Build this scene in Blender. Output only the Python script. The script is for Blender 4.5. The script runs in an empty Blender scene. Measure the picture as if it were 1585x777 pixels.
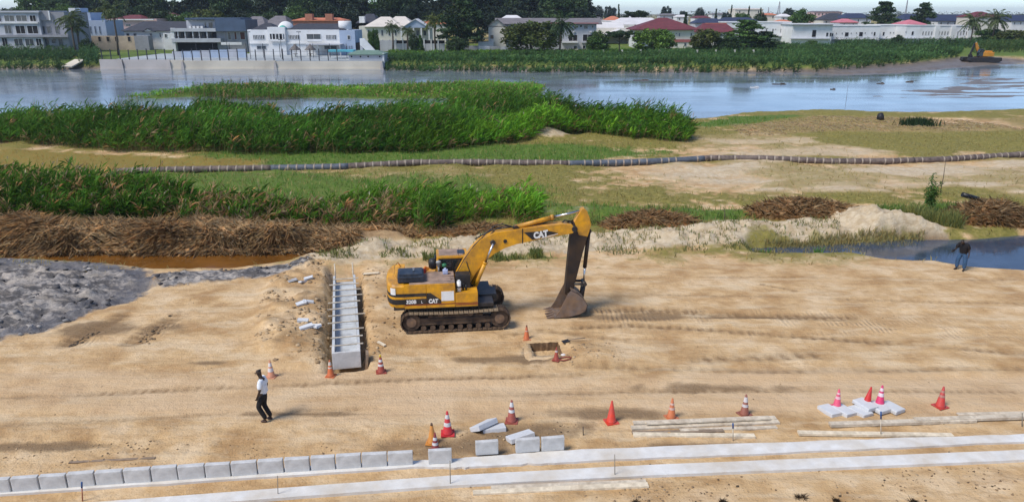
import bpy, bmesh, math, random
import numpy as np
from mathutils import Vector, Matrix, Euler

R = math.radians
sc = bpy.context.scene
# ------------------------------------------------------------------ camera
CAM_H, FPX, PW, PH, HORIZON = 12.3, 1150.0, 1585.0, 777.0, 20.0
PITCH = math.atan((PH/2 - HORIZON)/FPX)
cd = bpy.data.cameras.new('camera'); cam = bpy.data.objects.new('camera', cd)
sc.collection.objects.link(cam); sc.camera = cam
cam.location = (0, 0, CAM_H); cam.rotation_euler = (R(90) - PITCH, 0, 0)
cd.sensor_width = 36.0; cd.lens = 36.0*FPX/PW; cd.clip_start = 0.5; cd.clip_end = 12000
# ------------------------------------------------------------------ world, sun, exposure
SUN_DIR = Vector((-0.80, -0.57, 1.32)).normalized()
w = bpy.data.worlds.new('World'); sc.world = w; w.use_nodes = True
nt = w.node_tree; bg = nt.nodes['Background']
sky = nt.nodes.new('ShaderNodeTexSky'); sky.sky_type = 'NISHITA'; sky.sun_disc = False
sky.sun_elevation = math.asin(SUN_DIR.z); sky.sun_rotation = math.atan2(SUN_DIR.x, SUN_DIR.y) % (2*math.pi)
sky.air_density = 0.62; sky.dust_density = 0.45; sky.ozone_density = 3.0
nt.links.new(sky.outputs[0], bg.inputs[0]); bg.inputs[1].default_value = 0.14
sd = bpy.data.lights.new('sun', 'SUN'); sun = bpy.data.objects.new('sun', sd); sc.collection.objects.link(sun)
sd.energy = 2.4; sd.angle = R(20.0); sd.color = (1.0, 0.945, 0.86)
sun.rotation_euler = SUN_DIR.to_track_quat('Z', 'Y').to_euler(); sun.location = (-30, -20, 60)
sc.view_settings.view_transform = 'Standard'; sc.view_settings.look = 'None'
sc.view_settings.exposure = 0.54; sc.view_settings.gamma = 1.0; sc.view_settings.use_curve_mapping = False
sc.render.engine = 'CYCLES'; sc.cycles.use_denoising = True
sc.cycles.max_bounces = 6; sc.cycles.diffuse_bounces = 3; sc.cycles.glossy_bounces = 3; sc.cycles.transparent_max_bounces = 8

rng = np.random.default_rng(7); random.seed(7)
C = sc.collection
# ------------------------------------------------------------------ pixel -> world
FW = np.array([0, math.cos(PITCH), -math.sin(PITCH)]); UP = np.array([0, math.sin(PITCH), math.cos(PITCH)])
def ray(px, py): return np.array([1.0, 0, 0])*(px - PW/2)/FPX - UP*(py - PH/2)/FPX + FW
def P(px, py, z=0.0):                 # where the pixel's ray meets level z
    d = ray(px, py); t = (z - CAM_H)/d[2]; return Vector((d[0]*t, d[1]*t, z))
def W(px, py, Y):                     # where it meets the upright plane at distance Y
    d = ray(px, py); t = Y/d[1]; return Vector((d[0]*t, Y, CAM_H + d[2]*t))
def wp(pts, z=0.0): return np.array([P(a, b, z)[:2] for a, b in pts])

# ------------------------------------------------------------------ numpy noise and masks
def _h(ix, iy, s):
    n = (ix*374761393 + iy*668265263 + s*1274126177) & 0xffffffff
    n = ((n ^ (n >> 13))*1274126177) & 0xffffffff
    return ((n ^ (n >> 16)) & 0xffff)/65535.0
def vnoise(x, y, s=0):
    ix = np.floor(x).astype(np.int64); iy = np.floor(y).astype(np.int64)
    fx = x - ix; fy = y - iy; fx = fx*fx*(3 - 2*fx); fy = fy*fy*(3 - 2*fy)
    a = _h(ix, iy, s); b = _h(ix+1, iy, s); c = _h(ix, iy+1, s); d = _h(ix+1, iy+1, s)
    return (a*(1-fx) + b*fx)*(1-fy) + (c*(1-fx) + d*fx)*fy
def fbm(x, y, o=4, s=0):              # about -1..1
    v = 0; a = 0.5; t = 0
    for i in range(o):
        v = v + a*(2*vnoise(x, y, s+i) - 1); t += a; a *= 0.5; x = x*2.03 + 17.1; y = y*2.03 - 9.3
    return v/t
def sst(a, b, x):
    t = np.clip((x - a)/(b - a), 0, 1); return t*t*(3 - 2*t)
def sdist(x, y, poly):                # signed distance, positive inside
    n = len(poly); ins = np.zeros(x.shape, bool); d = np.full(x.shape, 1e9)
    for i in range(n):
        ax, ay = poly[i]; bx, by = poly[(i+1) % n]
        c = ((ay > y) != (by > y)) & (x < (bx-ax)*(y-ay)/((by-ay) if by != ay else 1e-9) + ax); ins ^= c
        ex, ey = bx-ax, by-ay; t = np.clip(((x-ax)*ex + (y-ay)*ey)/(ex*ex + ey*ey + 1e-12), 0, 1)
        d = np.minimum(d, np.hypot(x - ax - t*ex, y - ay - t*ey))
    return np.where(ins, d, -d)
def ldist(x, y, line):
    d = np.full(x.shape, 1e9)
    for i in range(len(line)-1):
        ax, ay = line[i]; bx, by = line[i+1]; ex, ey = bx-ax, by-ay
        t = np.clip(((x-ax)*ex + (y-ay)*ey)/(ex*ex + ey*ey + 1e-12), 0, 1)
        d = np.minimum(d, np.hypot(x - ax - t*ex, y - ay - t*ey))
    return d

# ------------------------------------------------------------------ the lie of the land (outlines measured from the photograph)
LAKE_Z, DITCH_Z, POOL_Z = -1.0, -0.42, -0.38
LAKE = wp([(-900, 168), (0, 188), (300, 186), (500, 188), (800, 180), (900, 188), (1000, 196), (1080, 190), (1130, 182), (1255, 178), (1360, 181),
           (1440, 181), (1600, 176), (2600, 150), (2600, 100), (1900, 92), (1600, 93), (1500, 97), (1420, 107), (1300, 113), (1100, 113), (900, 111), (700, 109), (600, 107.5), (-300, 107), (-900, 103)], LAKE_Z)
ISLE = wp([(165, 157), (330, 149), (480, 153), (700, 154), (830, 149), (850, 137), (760, 129), (640, 134), (520, 137), (440, 133), (330, 136), (250, 146)], LAKE_Z)
FLATS = wp([(1330, 150), (1420, 138), (1480, 125), (1440, 116), (1500, 112), (1585, 121), (1750, 124), (1750, 150), (1585, 152), (1450, 155)], LAKE_Z)
DITCH = wp([(-300, 386), (0, 388), (250, 388), (420, 386), (520, 387), (545, 392), (500, 399), (430, 404), (360, 412), (250, 414), (215, 410), (120, 402), (0, 400), (-300, 398)], -0.2)
POOL = wp([(1165, 381), (1240, 377), (1330, 372), (1400, 366), (1500, 368), (1585, 362), (1750, 362), (1750, 420), (1585, 417), (1500, 411), (1440, 401), (1370, 398), (1310, 390), (1230, 391), (1175, 390)], -0.2)
CLAY = wp([(-300, 402), (0, 402), (150, 404), (225, 414), (255, 428), (235, 445), (195, 466), (120, 492), (60, 515), (0, 528), (-300, 545)])
RIDGE = wp([(215, 424), (300, 418), (380, 415), (440, 408), (490, 406), (478, 416), (420, 430), (330, 438), (250, 446)])
SPOIL = wp([(470, 402), (512, 405), (512, 560), (470, 572), (420, 560), (395, 530), (402, 470), (425, 425)])
SPOIL2 = wp([(556, 415), (600, 412), (612, 470), (622, 530), (600, 560), (562, 555)])
PIT = wp([(819, 531), (864, 529), (871, 548), (828, 551)])
BERM = wp([(520, 392), (640, 387), (760, 383), (880, 380), (960, 374), (1060, 368), (1130, 362), (1200, 362), (1300, 355), (1390, 358), (1440, 368)])
STRAWB = wp([(-300, 352), (0, 352), (250, 352), (450, 356), (560, 362), (640, 362), (640, 376), (560, 380), (420, 381), (0, 382), (-300, 382)])
DR0 = (P(516, 566) + P(558, 563))/2; DR1 = (P(519, 417, .3) + P(546, 417, .3))/2
FARS = wp([(-900, 103), (-300, 107), (600, 107.5), (900, 111), (1300, 113), (1420, 107), (1500, 97), (1900, 92), (2600, 88)], LAKE_Z)

FOOT1 = wp([(-200, 770), (640, 718), (900, 704), (1320, 688), (2700, 632)]); FOOT2 = wp([(-300, 818), (429, 763), (700, 743.5), (1000, 728), (2700, 657)])
MUDB = wp([(1285, 114.5), (1400, 111), (1500, 102), (1570, 98), (1560, 93), (1480, 94), (1400, 103), (1290, 109)], -.8)
RUTS = [([(885, 482), (1000, 479), (1150, 488), (1320, 493)], .34, .9, .36), ([(890, 508), (980, 503), (1100, 511), (1290, 524), (1600, 548)], .20, .8, .40), ([(-60, 616), (200, 606), (330, 600), (640, 588), (900, 580)], .16, .75, .36), ([(-60, 660), (180, 650), (330, 640), (560, 632)], .11, .5, .36),
        ([(104, 532), (186, 489)], .42, 1.0, .38), ([(204, 530), (280, 487)], .42, .9, .38), ([(1080, 556), (1260, 550)], .30, .7, .6), ([(240, 440), (300, 412)], .3, .7, .38), ([(1180, 440), (1230, 450)], .12, .7, .5), ([(960, 430), (1200, 428), (1585, 434)], .10, .5, .5), ([(640, 556), (900, 566), (1200, 575), (1600, 570)], .22, .55, .5), ([(700, 612), (1000, 604), (1600, 606)], .14, .6, .36), ([(1000, 455), (1585, 470)], .12, .5, .4), ([(780, 520), (840, 512), (1000, 530)], .2, .5, .5)]
def land(x, y):
    """height and cover masks at world x, y"""
    m = {}
    n1 = fbm(x*0.35, y*0.35, 4, 1); n2 = fbm(x*1.6, y*1.6, 3, 11); n3 = fbm(x*0.09, y*0.09, 4, 21); n4 = fbm(x*4.2, y*4.2, 2, 31)
    edge = n1*0.7 + n2*0.35
    site = 1 - sst(33, 40, y + n1*1.0 - 0.03*x)
    z = 0.035*n1 + 0.018*n2 + 0.008*n4
    # wheel ruts and the smooth running surface along the site road
    road = sst(20.6, 21.6, y + n3) * (1 - sst(23.6, 24.6, y + n3))
    z = z*(1 - 0.6*road)
    for yy, wd, dp in ((21.3, .28, .05), (22.9, .35, .06), (23.3, .2, .05), (27.0, .3, .05), (29.2, .3, .05), (24.3, .25, .045), (19.6, .3, .04), (31.0, .4, .03)):
        c = y - (yy + 0.5*fbm(x*0.07, x*0*1.0 + yy, 2, 41) + 0.012*x)
        z = z - dp*np.exp(-(c/wd)**2)*(0.4 + 0.6*vnoise(x*0.22, y*0.1, 43)) + dp*0.8*np.exp(-((c-wd*1.7)/(wd*.6))**2)*vnoise(x*0.8, y*1.2, 44)
    rough = (1 - sst(20.0, 20.9, y + 0.5*n3))*sst(16.5, 19, y)
    z = z + rough*(0.05*np.abs(n2) + 0.04*n4)
    # rolling ground beyond the site
    back = 1 - site
    z = z + back*(0.16*n1 + 0.05*n2 + 0.25*n3)
    s = sdist(x, y, CLAY) + edge*1.1; cl = sst(-0.5, 0.6, s)
    rgh = fbm(x*1.1, y*1.1, 5, 51); rg2 = np.abs(fbm(x*2.6, y*2.6, 4, 61))
    kd = sst(0.3, 2.6, -sdist(x, y, DITCH)); z = z + cl*(0.22*sst(0, 4, s)*kd + (0.34*rgh + 0.34*rg2)*(0.12 + 0.88*kd) + 0.10*np.abs(fbm(x*5, y*5, 2, 66)) - 0.10)
    m['clay'] = cl; m['claywet'] = cl*(1 - sst(0.5, 2.0, s + rgh*0.8))
    s = sdist(x, y, RIDGE) + edge*0.4; rd = sst(-0.3, 0.5, s); z = z + rd*(0.10*sst(-.3, 1.2, s) + (0.22*rgh + 0.26*rg2)*(.3 + .7*kd)); m['clay'] = np.maximum(m['clay'], rd)
    s = sdist(x, y, SPOIL) + edge*0.45; sp = sst(-0.6, 0.9, s); z = z + sp*(0.24 + 0.16*rgh + 0.14*n2 + 0.10*rg2)
    s2 = sdist(x, y, SPOIL2) + edge*0.3; sp2 = sst(-0.5, 0.6, s2); z = z + sp2*(0.10 + 0.07*rgh + 0.07*n2)
    m['spoil'] = np.clip(sp + 0.6*sp2, 0, 1)
    # berm of pale sand behind the site
    d = ldist(x, y, BERM); b = np.exp(-(d/1.9)**2); z = z + b*(0.30 + 0.30*n1 + 0.34*rgh + 0.26*rg2); m['berm'] = sst(0.18, 0.6, b + 0.40*n1 + 0.22*n2)
    c = P(1335, 343); e = np.hypot((x-c.x)/2.6, (y-c.y)/1.7); z = z + 0.70*np.exp(-e**2*1.1)*(1 + .45*rgh + .3*n2); m['heap'] = 1 - sst(0.6, 1.15, e + 0.35*n2)
    c = P(1410, 357); e2 = np.hypot((x-c.x)/2.2, (y-c.y)/1.2); z = z + 0.55*np.exp(-e2**2*1.1)*(1 + .3*rgh); m['heap'] = np.maximum(m['heap'], 1 - sst(0.6, 1.2, e2 + .3*n2))
    c = P(843, 213); e3 = np.hypot((x-c.x)/2.6, (y-c.y)/2.0); z = z + 1.1*np.exp(-e3**2*1.1); m['heap'] = np.maximum(m['heap'], 0.7*(1 - sst(0.7, 1.2, e3 + .2*n2)))
    s = sdist(x, y, STRAWB) + n1*0.5; st = sst(-0.3, 1.2, s); z = z + st*(0.48 + 0.38*fbm(x*.55, y*.4, 2, 87)); m['straw'] = st
    # spur of pale sand running behind the berm
    d = ldist(x, y, wp([(700, 331), (900, 328), (1050, 331), (1170, 330)])); q = np.exp(-(d/.8)**2); z = z + .25*q; m['spur'] = sst(.3, .7, q + .25*n1)
    # water bodies
    s = sdist(x, y, DITCH) + n2*0.12; z = np.where(s > -0.8, z*(1 - sst(-0.8, 0.3, s)) + (DITCH_Z - 0.35)*sst(-0.8, 0.3, s), z); dd = sst(-0.9, 0.0, s)
    s = sdist(x, y, POOL) + n2*0.15; k = sst(-0.9, 0.4, s); z = z*(1-k) + (POOL_Z - 0.3)*k; dd = np.maximum(dd, sst(-0.6, 0.1, s)); m['bank'] = dd
    s = sdist(x, y, LAKE) + n1*0.8*np.clip(y/90, 0, 2); k = sst(-3.0, 1.2, s); z = z*(1-k) + (LAKE_Z - 0.6)*k; m['shore'] = sst(-2.5, -0.3, s)
    s = sdist(x, y, ISLE) + n1*2.0 + n2; k = sst(-1.5, 1.5, s); z = z + k*(0.72 + .08*n2)*(z < -0.5); m['isle'] = k
    s = sdist(x, y, FLATS) + n3*5 + n1*3; k = sst(-3, 3, s); z = z + k*(0.595 + 0.045*fbm(x*0.12, y*0.5, 3, 71))*(z < -0.9); m['flats'] = k
    # cut for the drain and the inspection pit
    ux, uy = DR1.x - DR0.x, DR1.y - DR0.y; L = math.hypot(ux, uy); ux /= L; uy /= L
    al = (x - DR0.x)*ux + (y - DR0.y)*uy; ac = (x - DR0.x)*uy - (y - DR0.y)*ux
    tw = 0.78 + 0.14*fbm(al*1.3, al*0 + np.sign(ac)*3, 3, 81)
    k = (1 - sst(tw - 0.13, tw + 0.10, np.abs(ac)))*sst(-0.55, -0.2, al)*(1 - sst(L + 0.5, L + 1.1, al))
    z = z*(1-k) - 0.42*k; m['cut'] = np.clip(k*1.0, 0, 1)
    c = P(915, 548); e = np.hypot((x-c.x)/1.2, (y-c.y)/0.8); z = z + 0.20*np.exp(-e**2)*(1 + .5*rgh)
    s = sdist(x, y, PIT) + n4*0.04; rim = np.exp(-((s + 0.35)/0.3)**2); z = z + 0.07*rim*(0.5 + n2)
    k = sst(-0.28, -0.08, s); z = z*(1-k) - 0.8*k; m['pit'] = k
    rut = np.zeros_like(x)
    for ln, wd, amt, sp in RUTS:
        a = wp(ln); d = ldist(x, y, a); v = (a[-1] - a[0])/np.hypot(*(a[-1] - a[0])); al = x*v[0] + y*v[1]
        near = d < wd*2.2; bar = 0.68 + 0.32*np.sin(2*np.pi*al/sp + 1.5*n2); q = np.exp(-(d/wd)**4)*amt*np.clip(0.95 + 1.5*fbm(x*.45, y*1.2, 3, 47), 0, 1)*bar
        rut = np.maximum(rut, np.where(near, q, 0)); z = z - 0.055*q + 0.05*amt*np.exp(-((d - wd*1.15)/(wd*.35))**2)*np.clip(.4 + n2, 0, 1)
    m['rut'] = rut
    # level pads: where the excavator and concrete stand
    e = np.hypot((x + 2.4)/3.2, (y - 29.1)/2.4); k = 1 - sst(0.8, 1.1, e); z = z*(1-k) + 0.0*k
    for ln in (FOOT1, FOOT2):           # graded bed under the footings
        k = 1 - sst(0.42, 0.75, ldist(x, y, ln)); z = z*(1-k) - 0.02*k
    # far bank
    fy = np.interp(x, FARS[:, 0], FARS[:, 1]); k = sst(-1.0, 3.0, y - fy); z = z*(1-k) + (0.5 + 0.15*n3)*k; m['far'] = sst(0, 2, y - fy)
    s = sdist(x, y, MUDB) + n1*1.5; k = sst(-2, 2, s); z = z*(1-k) + (-0.55 + .2*n1)*k; m['mudbank'] = k
    z = np.where(y > 420, 0.5, z)
    m.update(n1=n1, n2=n2, n3=n3, n4=n4, site=site, back=back, rgh=rgh, road=road)
    return z, m
def gz(x, y):
    z, _ = land(np.array([float(x)]), np.array([float(y)])); return float(z[0])
def G(px, py):                        # pixel -> point on the modelled ground
    p = P(px, py, 0)
    for _ in range(4): p = P(px, py, gz(p.x, p.y))
    return p

# ------------------------------------------------------------------ materials
def ramp(nt, fac, stops):
    r = nt.nodes.new('ShaderNodeValToRGB'); e = r.color_ramp.elements
    while len(e) < len(stops): e.new(0.5)
    for i, (p, c) in enumerate(stops): e[i].position = p; e[i].color = (*c, 1) if len(c) == 3 else c
    nt.links.new(fac, r.inputs[0]); return r.outputs[0]
def noise(nt, scale, detail=4, rough=0.55, vec=None, stretch=None, coord='Object'):
    n = nt.nodes.new('ShaderNodeTexNoise'); n.inputs['Scale'].default_value = scale; n.inputs['Detail'].default_value = detail; n.inputs['Roughness'].default_value = rough
    if vec is None:
        vec = nt.nodes.new('ShaderNodeTexCoord').outputs[coord]
    if stretch:
        mp = nt.nodes.new('ShaderNodeMapping'); mp.inputs['Scale'].default_value = stretch; nt.links.new(vec, mp.inputs[0]); vec = mp.outputs[0]
    nt.links.new(vec, n.inputs['Vector']); return n.outputs[0]
def mixc(nt, fac, a, b, mode='MIX'):
    m = nt.nodes.new('ShaderNodeMix'); m.data_type = 'RGBA'; m.blend_type = mode
    for s, v in ((m.inputs[0], fac), (m.inputs[6], a), (m.inputs[7], b)):
        if isinstance(v, (int, float)): s.default_value = v
        elif isinstance(v, tuple): s.default_value = (*v, 1)
        else: nt.links.new(v, s)
    return m.outputs[2]
def math_(nt, op, a, b=0.0, clamp=False):
    m = nt.nodes.new('ShaderNodeMath'); m.operation = op; m.use_clamp = clamp
    for s, v in ((m.inputs[0], a), (m.inputs[1], b)):
        if isinstance(v, (int, float)): s.default_value = v
        else: nt.links.new(v, s)
    return m.outputs[0]
def bump(nt, bsdf, h, strength=0.5, dist=0.05):
    b = nt.nodes.new('ShaderNodeBump'); b.inputs['Strength'].default_value = strength; b.inputs['Distance'].default_value = dist
    nt.links.new(h, b.inputs['Height']); nt.links.new(b.outputs[0], bsdf.inputs['Normal'])
MATS = {}
def mat(name, col, rough=0.8, var=0.25, scale=6, dirt=None, dirt_amt=0.5, dscale=2.0, metal=0.0, bmp=0.15, spec=0.4, tint=False, transl=0.0, coord='Object'):
    """base colour with mottling, optional dirt patches and fine relief; tint reads the per-piece random attribute"""
    if name in MATS: return MATS[name]
    m = bpy.data.materials.new(name); m.use_nodes = True; nt = m.node_tree; b = nt.nodes['Principled BSDF']
    n = noise(nt, scale, 5, coord=coord)
    lo = tuple(max(0, c*(1-var)) for c in col); hi = tuple(min(1, c*(1+var)) for c in col)
    c = ramp(nt, n, [(0.3, lo), (0.7, hi)])
    if tint:
        a = nt.nodes.new('ShaderNodeAttribute'); a.attribute_name = 'tint'
        c = mixc(nt, 1.0, c, a.outputs['Color'], 'MULTIPLY')
    if dirt:
        d = noise(nt, dscale, 6, 0.65, coord=coord)
        f = ramp(nt, d, [(0.5 - dirt_amt*0.25, (0, 0, 0)), (0.72 - dirt_amt*0.12, (1, 1, 1))]); f2 = math_(nt, 'MULTIPLY', f, min(1, dirt_amt + .2))
        c = mixc(nt, f2, c, dirt)
    nt.links.new(c, b.inputs['Base Color']); b.inputs['Roughness'].default_value = rough; b.inputs['Metallic'].default_value = metal
    b.inputs['Specular IOR Level'].default_value = spec
    if bmp: bump(nt, b, noise(nt, scale*4, 4, coord=coord), bmp, 0.02)
    if transl:
        t = nt.nodes.new('ShaderNodeBsdfTranslucent'); nt.links.new(c, t.inputs[0]); ms = nt.nodes.new('ShaderNodeMixShader'); ms.inputs[0].default_value = transl
        nt.links.new(b.outputs[0], ms.inputs[1]); nt.links.new(t.outputs[0], ms.inputs[2]); nt.links.new(ms.outputs[0], nt.nodes['Material Output'].inputs[0])
    MATS[name] = m; return m

# ------------------------------------------------------------------ object helpers
def tag(o, label=None, cat=None, group=None, kind=None):
    for k, v in (('label', label), ('category', cat), ('group', group), ('kind', kind)):
        if v: o[k] = v
    return o
def thing(name, label, cat, loc=(0, 0, 0), rz=0.0, group=None):
    o = bpy.data.objects.new(name, None); C.objects.link(o); o.location = loc; o.rotation_euler = (0, 0, rz); o.empty_display_size = 0.2
    return tag(o, label, cat, group)
def link(name, me, parent=None, loc=None, rot=None, scale=None):
    o = bpy.data.objects.new(name, me); C.objects.link(o)
    if parent: o.parent = parent
    if loc is not None: o.location = loc
    if rot is not None: o.rotation_euler = rot
    if scale is not None: o.scale = (scale,)*3 if isinstance(scale, (int, float)) else scale
    return o
class MB:
    """collects simple solids and links them as ONE mesh"""
    def __init__(s): s.bm = bmesh.new(); s.mi = 0
    def _f(s, vs):
        try: f = s.bm.faces.new(vs); f.material_index = s.mi; return f
        except ValueError: return None
    def box(s, c, d, rot=None, bev=0.0, taper=1.0):
        hx, hy, hz = d[0]/2, d[1]/2, d[2]/2; M = rot if rot is not None else Matrix.Identity(3)
        if isinstance(rot, (int, float)): M = Matrix.Rotation(rot, 3, 'Z')
        c = Vector(c); vs = []
        for z in (-1, 1):
            t = taper if z > 0 else 1.0
            for x, y in ((-1, -1), (1, -1), (1, 1), (-1, 1)): vs.append(s.bm.verts.new(c + M @ Vector((x*hx*t, y*hy*t, z*hz))))
        fs = [s._f([vs[i] for i in q]) for q in ((3, 2, 1, 0), (4, 5, 6, 7), (0, 1, 5, 4), (1, 2, 6, 5), (2, 3, 7, 6), (3, 0, 4, 7))]
        if bev:
            es = list({e for f in fs for e in f.edges}); r = bmesh.ops.bevel(s.bm, geom=es, offset=bev, segments=2, profile=0.7, affect='EDGES')
            for f in r['faces']: f.material_index = s.mi
        return s
    def cyl(s, a, b, r0, r1=None, n=12, caps=True):
        a, b = Vector(a), Vector(b); r1 = r0 if r1 is None else r1; d = (b - a).normalized()
        u = d.orthogonal().normalized(); v = d.cross(u); A = []; B = []
        for i in range(n):
            t = 2*math.pi*i/n; o = u*math.cos(t) + v*math.sin(t); A.append(s.bm.verts.new(a + o*r0)); B.append(s.bm.verts.new(b + o*r1))
        for i in range(n):
            f = s._f([A[i], A[(i+1) % n], B[(i+1) % n], B[i]])
            if f: f.smooth = True
        if caps: s._f(A[::-1]); s._f(B)
        return s
    def tube(s, pts, r, n=6):
        pts = [Vector(p) for p in pts]; rs = r if isinstance(r, (list, tuple)) else [r]*len(pts); rings = []
        u = None
        for i, p in enumerate(pts):
            d = (pts[min(i+1, len(pts)-1)] - pts[max(i-1, 0)]).normalized()
            u = d.orthogonal().normalized() if u is None else (u - d*u.dot(d)).normalized(); v = d.cross(u)
            rings.append([s.bm.verts.new(p + (u*math.cos(2*math.pi*k/n) + v*math.sin(2*math.pi*k/n))*rs[i]) for k in range(n)])
        for A, B in zip(rings, rings[1:]):
            for k in range(n):
                f = s._f([A[k], A[(k+1) % n], B[(k+1) % n], B[k]])
                if f: f.smooth = True
        s._f(rings[0][::-1]); s._f(rings[-1]); return s
    def prism(s, prof, y0, y1, bev=0.0):       # profile in x,z pulled along y
        A = [s.bm.verts.new((x, y0, z)) for x, z in prof]; B = [s.bm.verts.new((x, y1, z)) for x, z in prof]; n = len(prof)
        fs = [s._f(A), s._f(B[::-1])] + [s._f([A[(i+1) % n], A[i], B[i], B[(i+1) % n]]) for i in range(n)]
        bmesh.ops.recalc_face_normals(s.bm, faces=[f for f in fs if f])
        if bev:
            es = list({e for f in fs[:2] for e in f.edges}); bmesh.ops.bevel(s.bm, geom=es, offset=bev, segments=2, profile=0.7, affect='EDGES')
        return s
    def plan(s, prof, z0, z1):                 # profile in x,y pulled along z
        A = [s.bm.verts.new((x, y, z0)) for x, y in prof]; B = [s.bm.verts.new((x, y, z1)) for x, y in prof]; n = len(prof)
        fs = [s._f(A[::-1]), s._f(B)] + [s._f([A[i], A[(i+1) % n], B[(i+1) % n], B[i]]) for i in range(n)]
        bmesh.ops.recalc_face_normals(s.bm, faces=[f for f in fs if f]); return s
    def lathe(s, prof, n=16, c=(0, 0, 0), cap=True):     # (r, z) pairs
        c = Vector(c); rings = [[s.bm.verts.new(c + Vector((r*math.cos(2*math.pi*k/n), r*math.sin(2*math.pi*k/n), z))) for k in range(n)] for r, z in prof]
        for A, B in zip(rings, rings[1:]):
            for k in range(n):
                f = s._f([A[k], A[(k+1) % n], B[(k+1) % n], B[k]])
                if f: f.smooth = True
        if cap: s._f(rings[0][::-1]); s._f(rings[-1])
        return s
    def poly(s, pts): s._f([s.bm.verts.new(p) for p in pts]); return s
    def jitter(s, a, sd=0):
        r = random.Random(sd)
        for v in s.bm.verts: v.co += Vector((r.uniform(-a, a), r.uniform(-a, a), r.uniform(-a, a)))
        return s
    def mesh(s, name, *mats):
        me = bpy.data.meshes.new(name); s.bm.normal_update(); s.bm.to_mesh(me); s.bm.free()
        for m in mats: me.materials.append(m)
        return me
    def build(s, name, m, parent=None, loc=None, rot=None):
        return link(name, s.mesh(name, *(m if isinstance(m, (list, tuple)) else (m,))), parent, loc, rot)
def np_mesh(name, V, Fc, m, tint=None, smooth=False):
    """V (n,3); Fc (k,3) or (k,4)"""
    me = bpy.data.meshes.new(name); V = np.asarray(V, np.float32); Fc = np.asarray(Fc, np.int32); k, q = Fc.shape
    me.vertices.add(len(V)); me.vertices.foreach_set('co', V.ravel()); me.loops.add(k*q); me.loops.foreach_set('vertex_index', Fc.ravel())
    me.polygons.add(k); me.polygons.foreach_set('loop_start', np.arange(0, k*q, q, dtype=np.int32))
    if smooth: me.polygons.foreach_set('use_smooth', np.ones(k, bool))
    if tint is not None:
        at = me.attributes.new('tint', 'FLOAT_COLOR', 'POINT'); cc = np.ones((len(V), 4), np.float32); cc[:, :3] = tint; at.data.foreach_set('color', cc.ravel())
    me.update(calc_edges=True)
    for mm in (m if isinstance(m, (list, tuple)) else (m,)): me.materials.append(mm)
    return me

# ================================================================== GROUND
def spaced(a, b, d0, grow, start):
    out = [a]
    while out[-1] < b: out.append(out[-1] + max(d0, d0*(abs(out[-1])/start)**grow))
    return np.array(out)
ypos = spaced(10.0, 5000.0, 0.135, 1.85, 40.0)
xh = spaced(0.0, 4500.0, 0.15, 2.2, 29.0)
xs = np.concatenate([-xh[:0:-1], xh]); XX, YY = np.meshgrid(xs, ypos)
Z, M = land(XX.ravel(), YY.ravel())
nx, ny = len(xs), len(ypos)
ZG = Z.reshape(ny, nx)
def lz(px, py):                       # height of the ground mesh, read from its own grid
    px = np.asarray(px, float); py = np.asarray(py, float)
    i = np.clip(np.searchsorted(xs, px) - 1, 0, nx-2); j = np.clip(np.searchsorted(ypos, py) - 1, 0, ny-2)
    u = np.clip((px - xs[i])/(xs[i+1] - xs[i]), 0, 1); v = np.clip((py - ypos[j])/(ypos[j+1] - ypos[j]), 0, 1)
    return (ZG[j, i]*(1-u) + ZG[j, i+1]*u)*(1-v) + (ZG[j+1, i]*(1-u) + ZG[j+1, i+1]*u)*v
def gz(px, py): return float(lz(px, py))
ii = (np.arange(ny-1)[:, None]*nx + np.arange(nx-1)[None, :]).ravel()
Fq = np.stack([ii, ii+1, ii+nx+1, ii+nx], 1)
x, y = XX.ravel(), YY.ravel()
# cover masks (what grows or lies there)
n1, n2, n3, n4 = M['n1'], M['n2'], M['n3'], M['n4']
def zone(poly, soft, amp=1.0, z=0.0): return sst(-soft, soft, sdist(x, y, wp(poly, z)) + amp*(n1*1.2 + n2*0.5))
back = M['back']
dry = back*sst(-0.25, 0.35, n1*0.5 + n3*0.5 + 0.30*n2 + 0.25)
sandB = 0.55 + 0.45*sst(-.25, .3, fbm(x*.12, y*.55, 4, 77)); sandA = sandB*np.maximum.reduce([zone([(960, 262), (1060, 252), (1330, 252), (1600, 246), (1900, 246), (1900, 320), (1585, 306), (1480, 288), (1380, 300), (1200, 300), (1050, 288)], 2.0, 2.0),
    zone([(1010, 212), (1190, 206), (1330, 216), (1420, 232), (1250, 246), (1090, 242)], 1.5, 1.6) * 0.8, zone([(560, 300), (760, 292), (900, 292), (800, 304)], 1.0, 1.2)*.6,
    zone([(200, 262), (520, 258), (850, 270), (700, 282), (380, 276)], 1.0, 2.0)*.45])
dry = dry*(1 - 0.85*sandA)*(1 - 0.9*np.maximum.reduce([M['berm'], M['heap'], M['spur']]))
green0 = np.maximum.reduce([zone([(-300, 240), (250, 238), (620, 232), (860, 226), (1060, 232), (900, 250), (520, 256), (-300, 262)], 1.5, 1.5),
    zone([(-300, 258), (400, 262), (860, 286), (900, 330), (640, 352), (-300, 352)], 2.0, 2.2)*.75, zone([(900, 318), (1180, 326), (1160, 345), (920, 352)], .8, .6)*.8,
    zone([(1340, 318), (1500, 312), (1580, 312), (1480, 345), (1420, 338)], .8, .8)*.9, zone([(1060, 195), (1130, 180), (1255, 178), (1180, 190), (1100, 198)], 1.0, 1.0), M['isle'],
    M['far']*(1 - M['mudbank'])*(1 - sst(300, 330, y + n3*8)) * (0.75 + .25*n2), zone([(660, 400), (900, 392), (900, 403), (660, 410)], .3, .5)*.55])
ochre = zone([(-300, 222), (200, 236), (420, 246), (380, 262), (-300, 268)], 1.2, 1.2)
green = green0*(1 - .85*ochre); dry = dry*(1 - .7*ochre)
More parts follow.
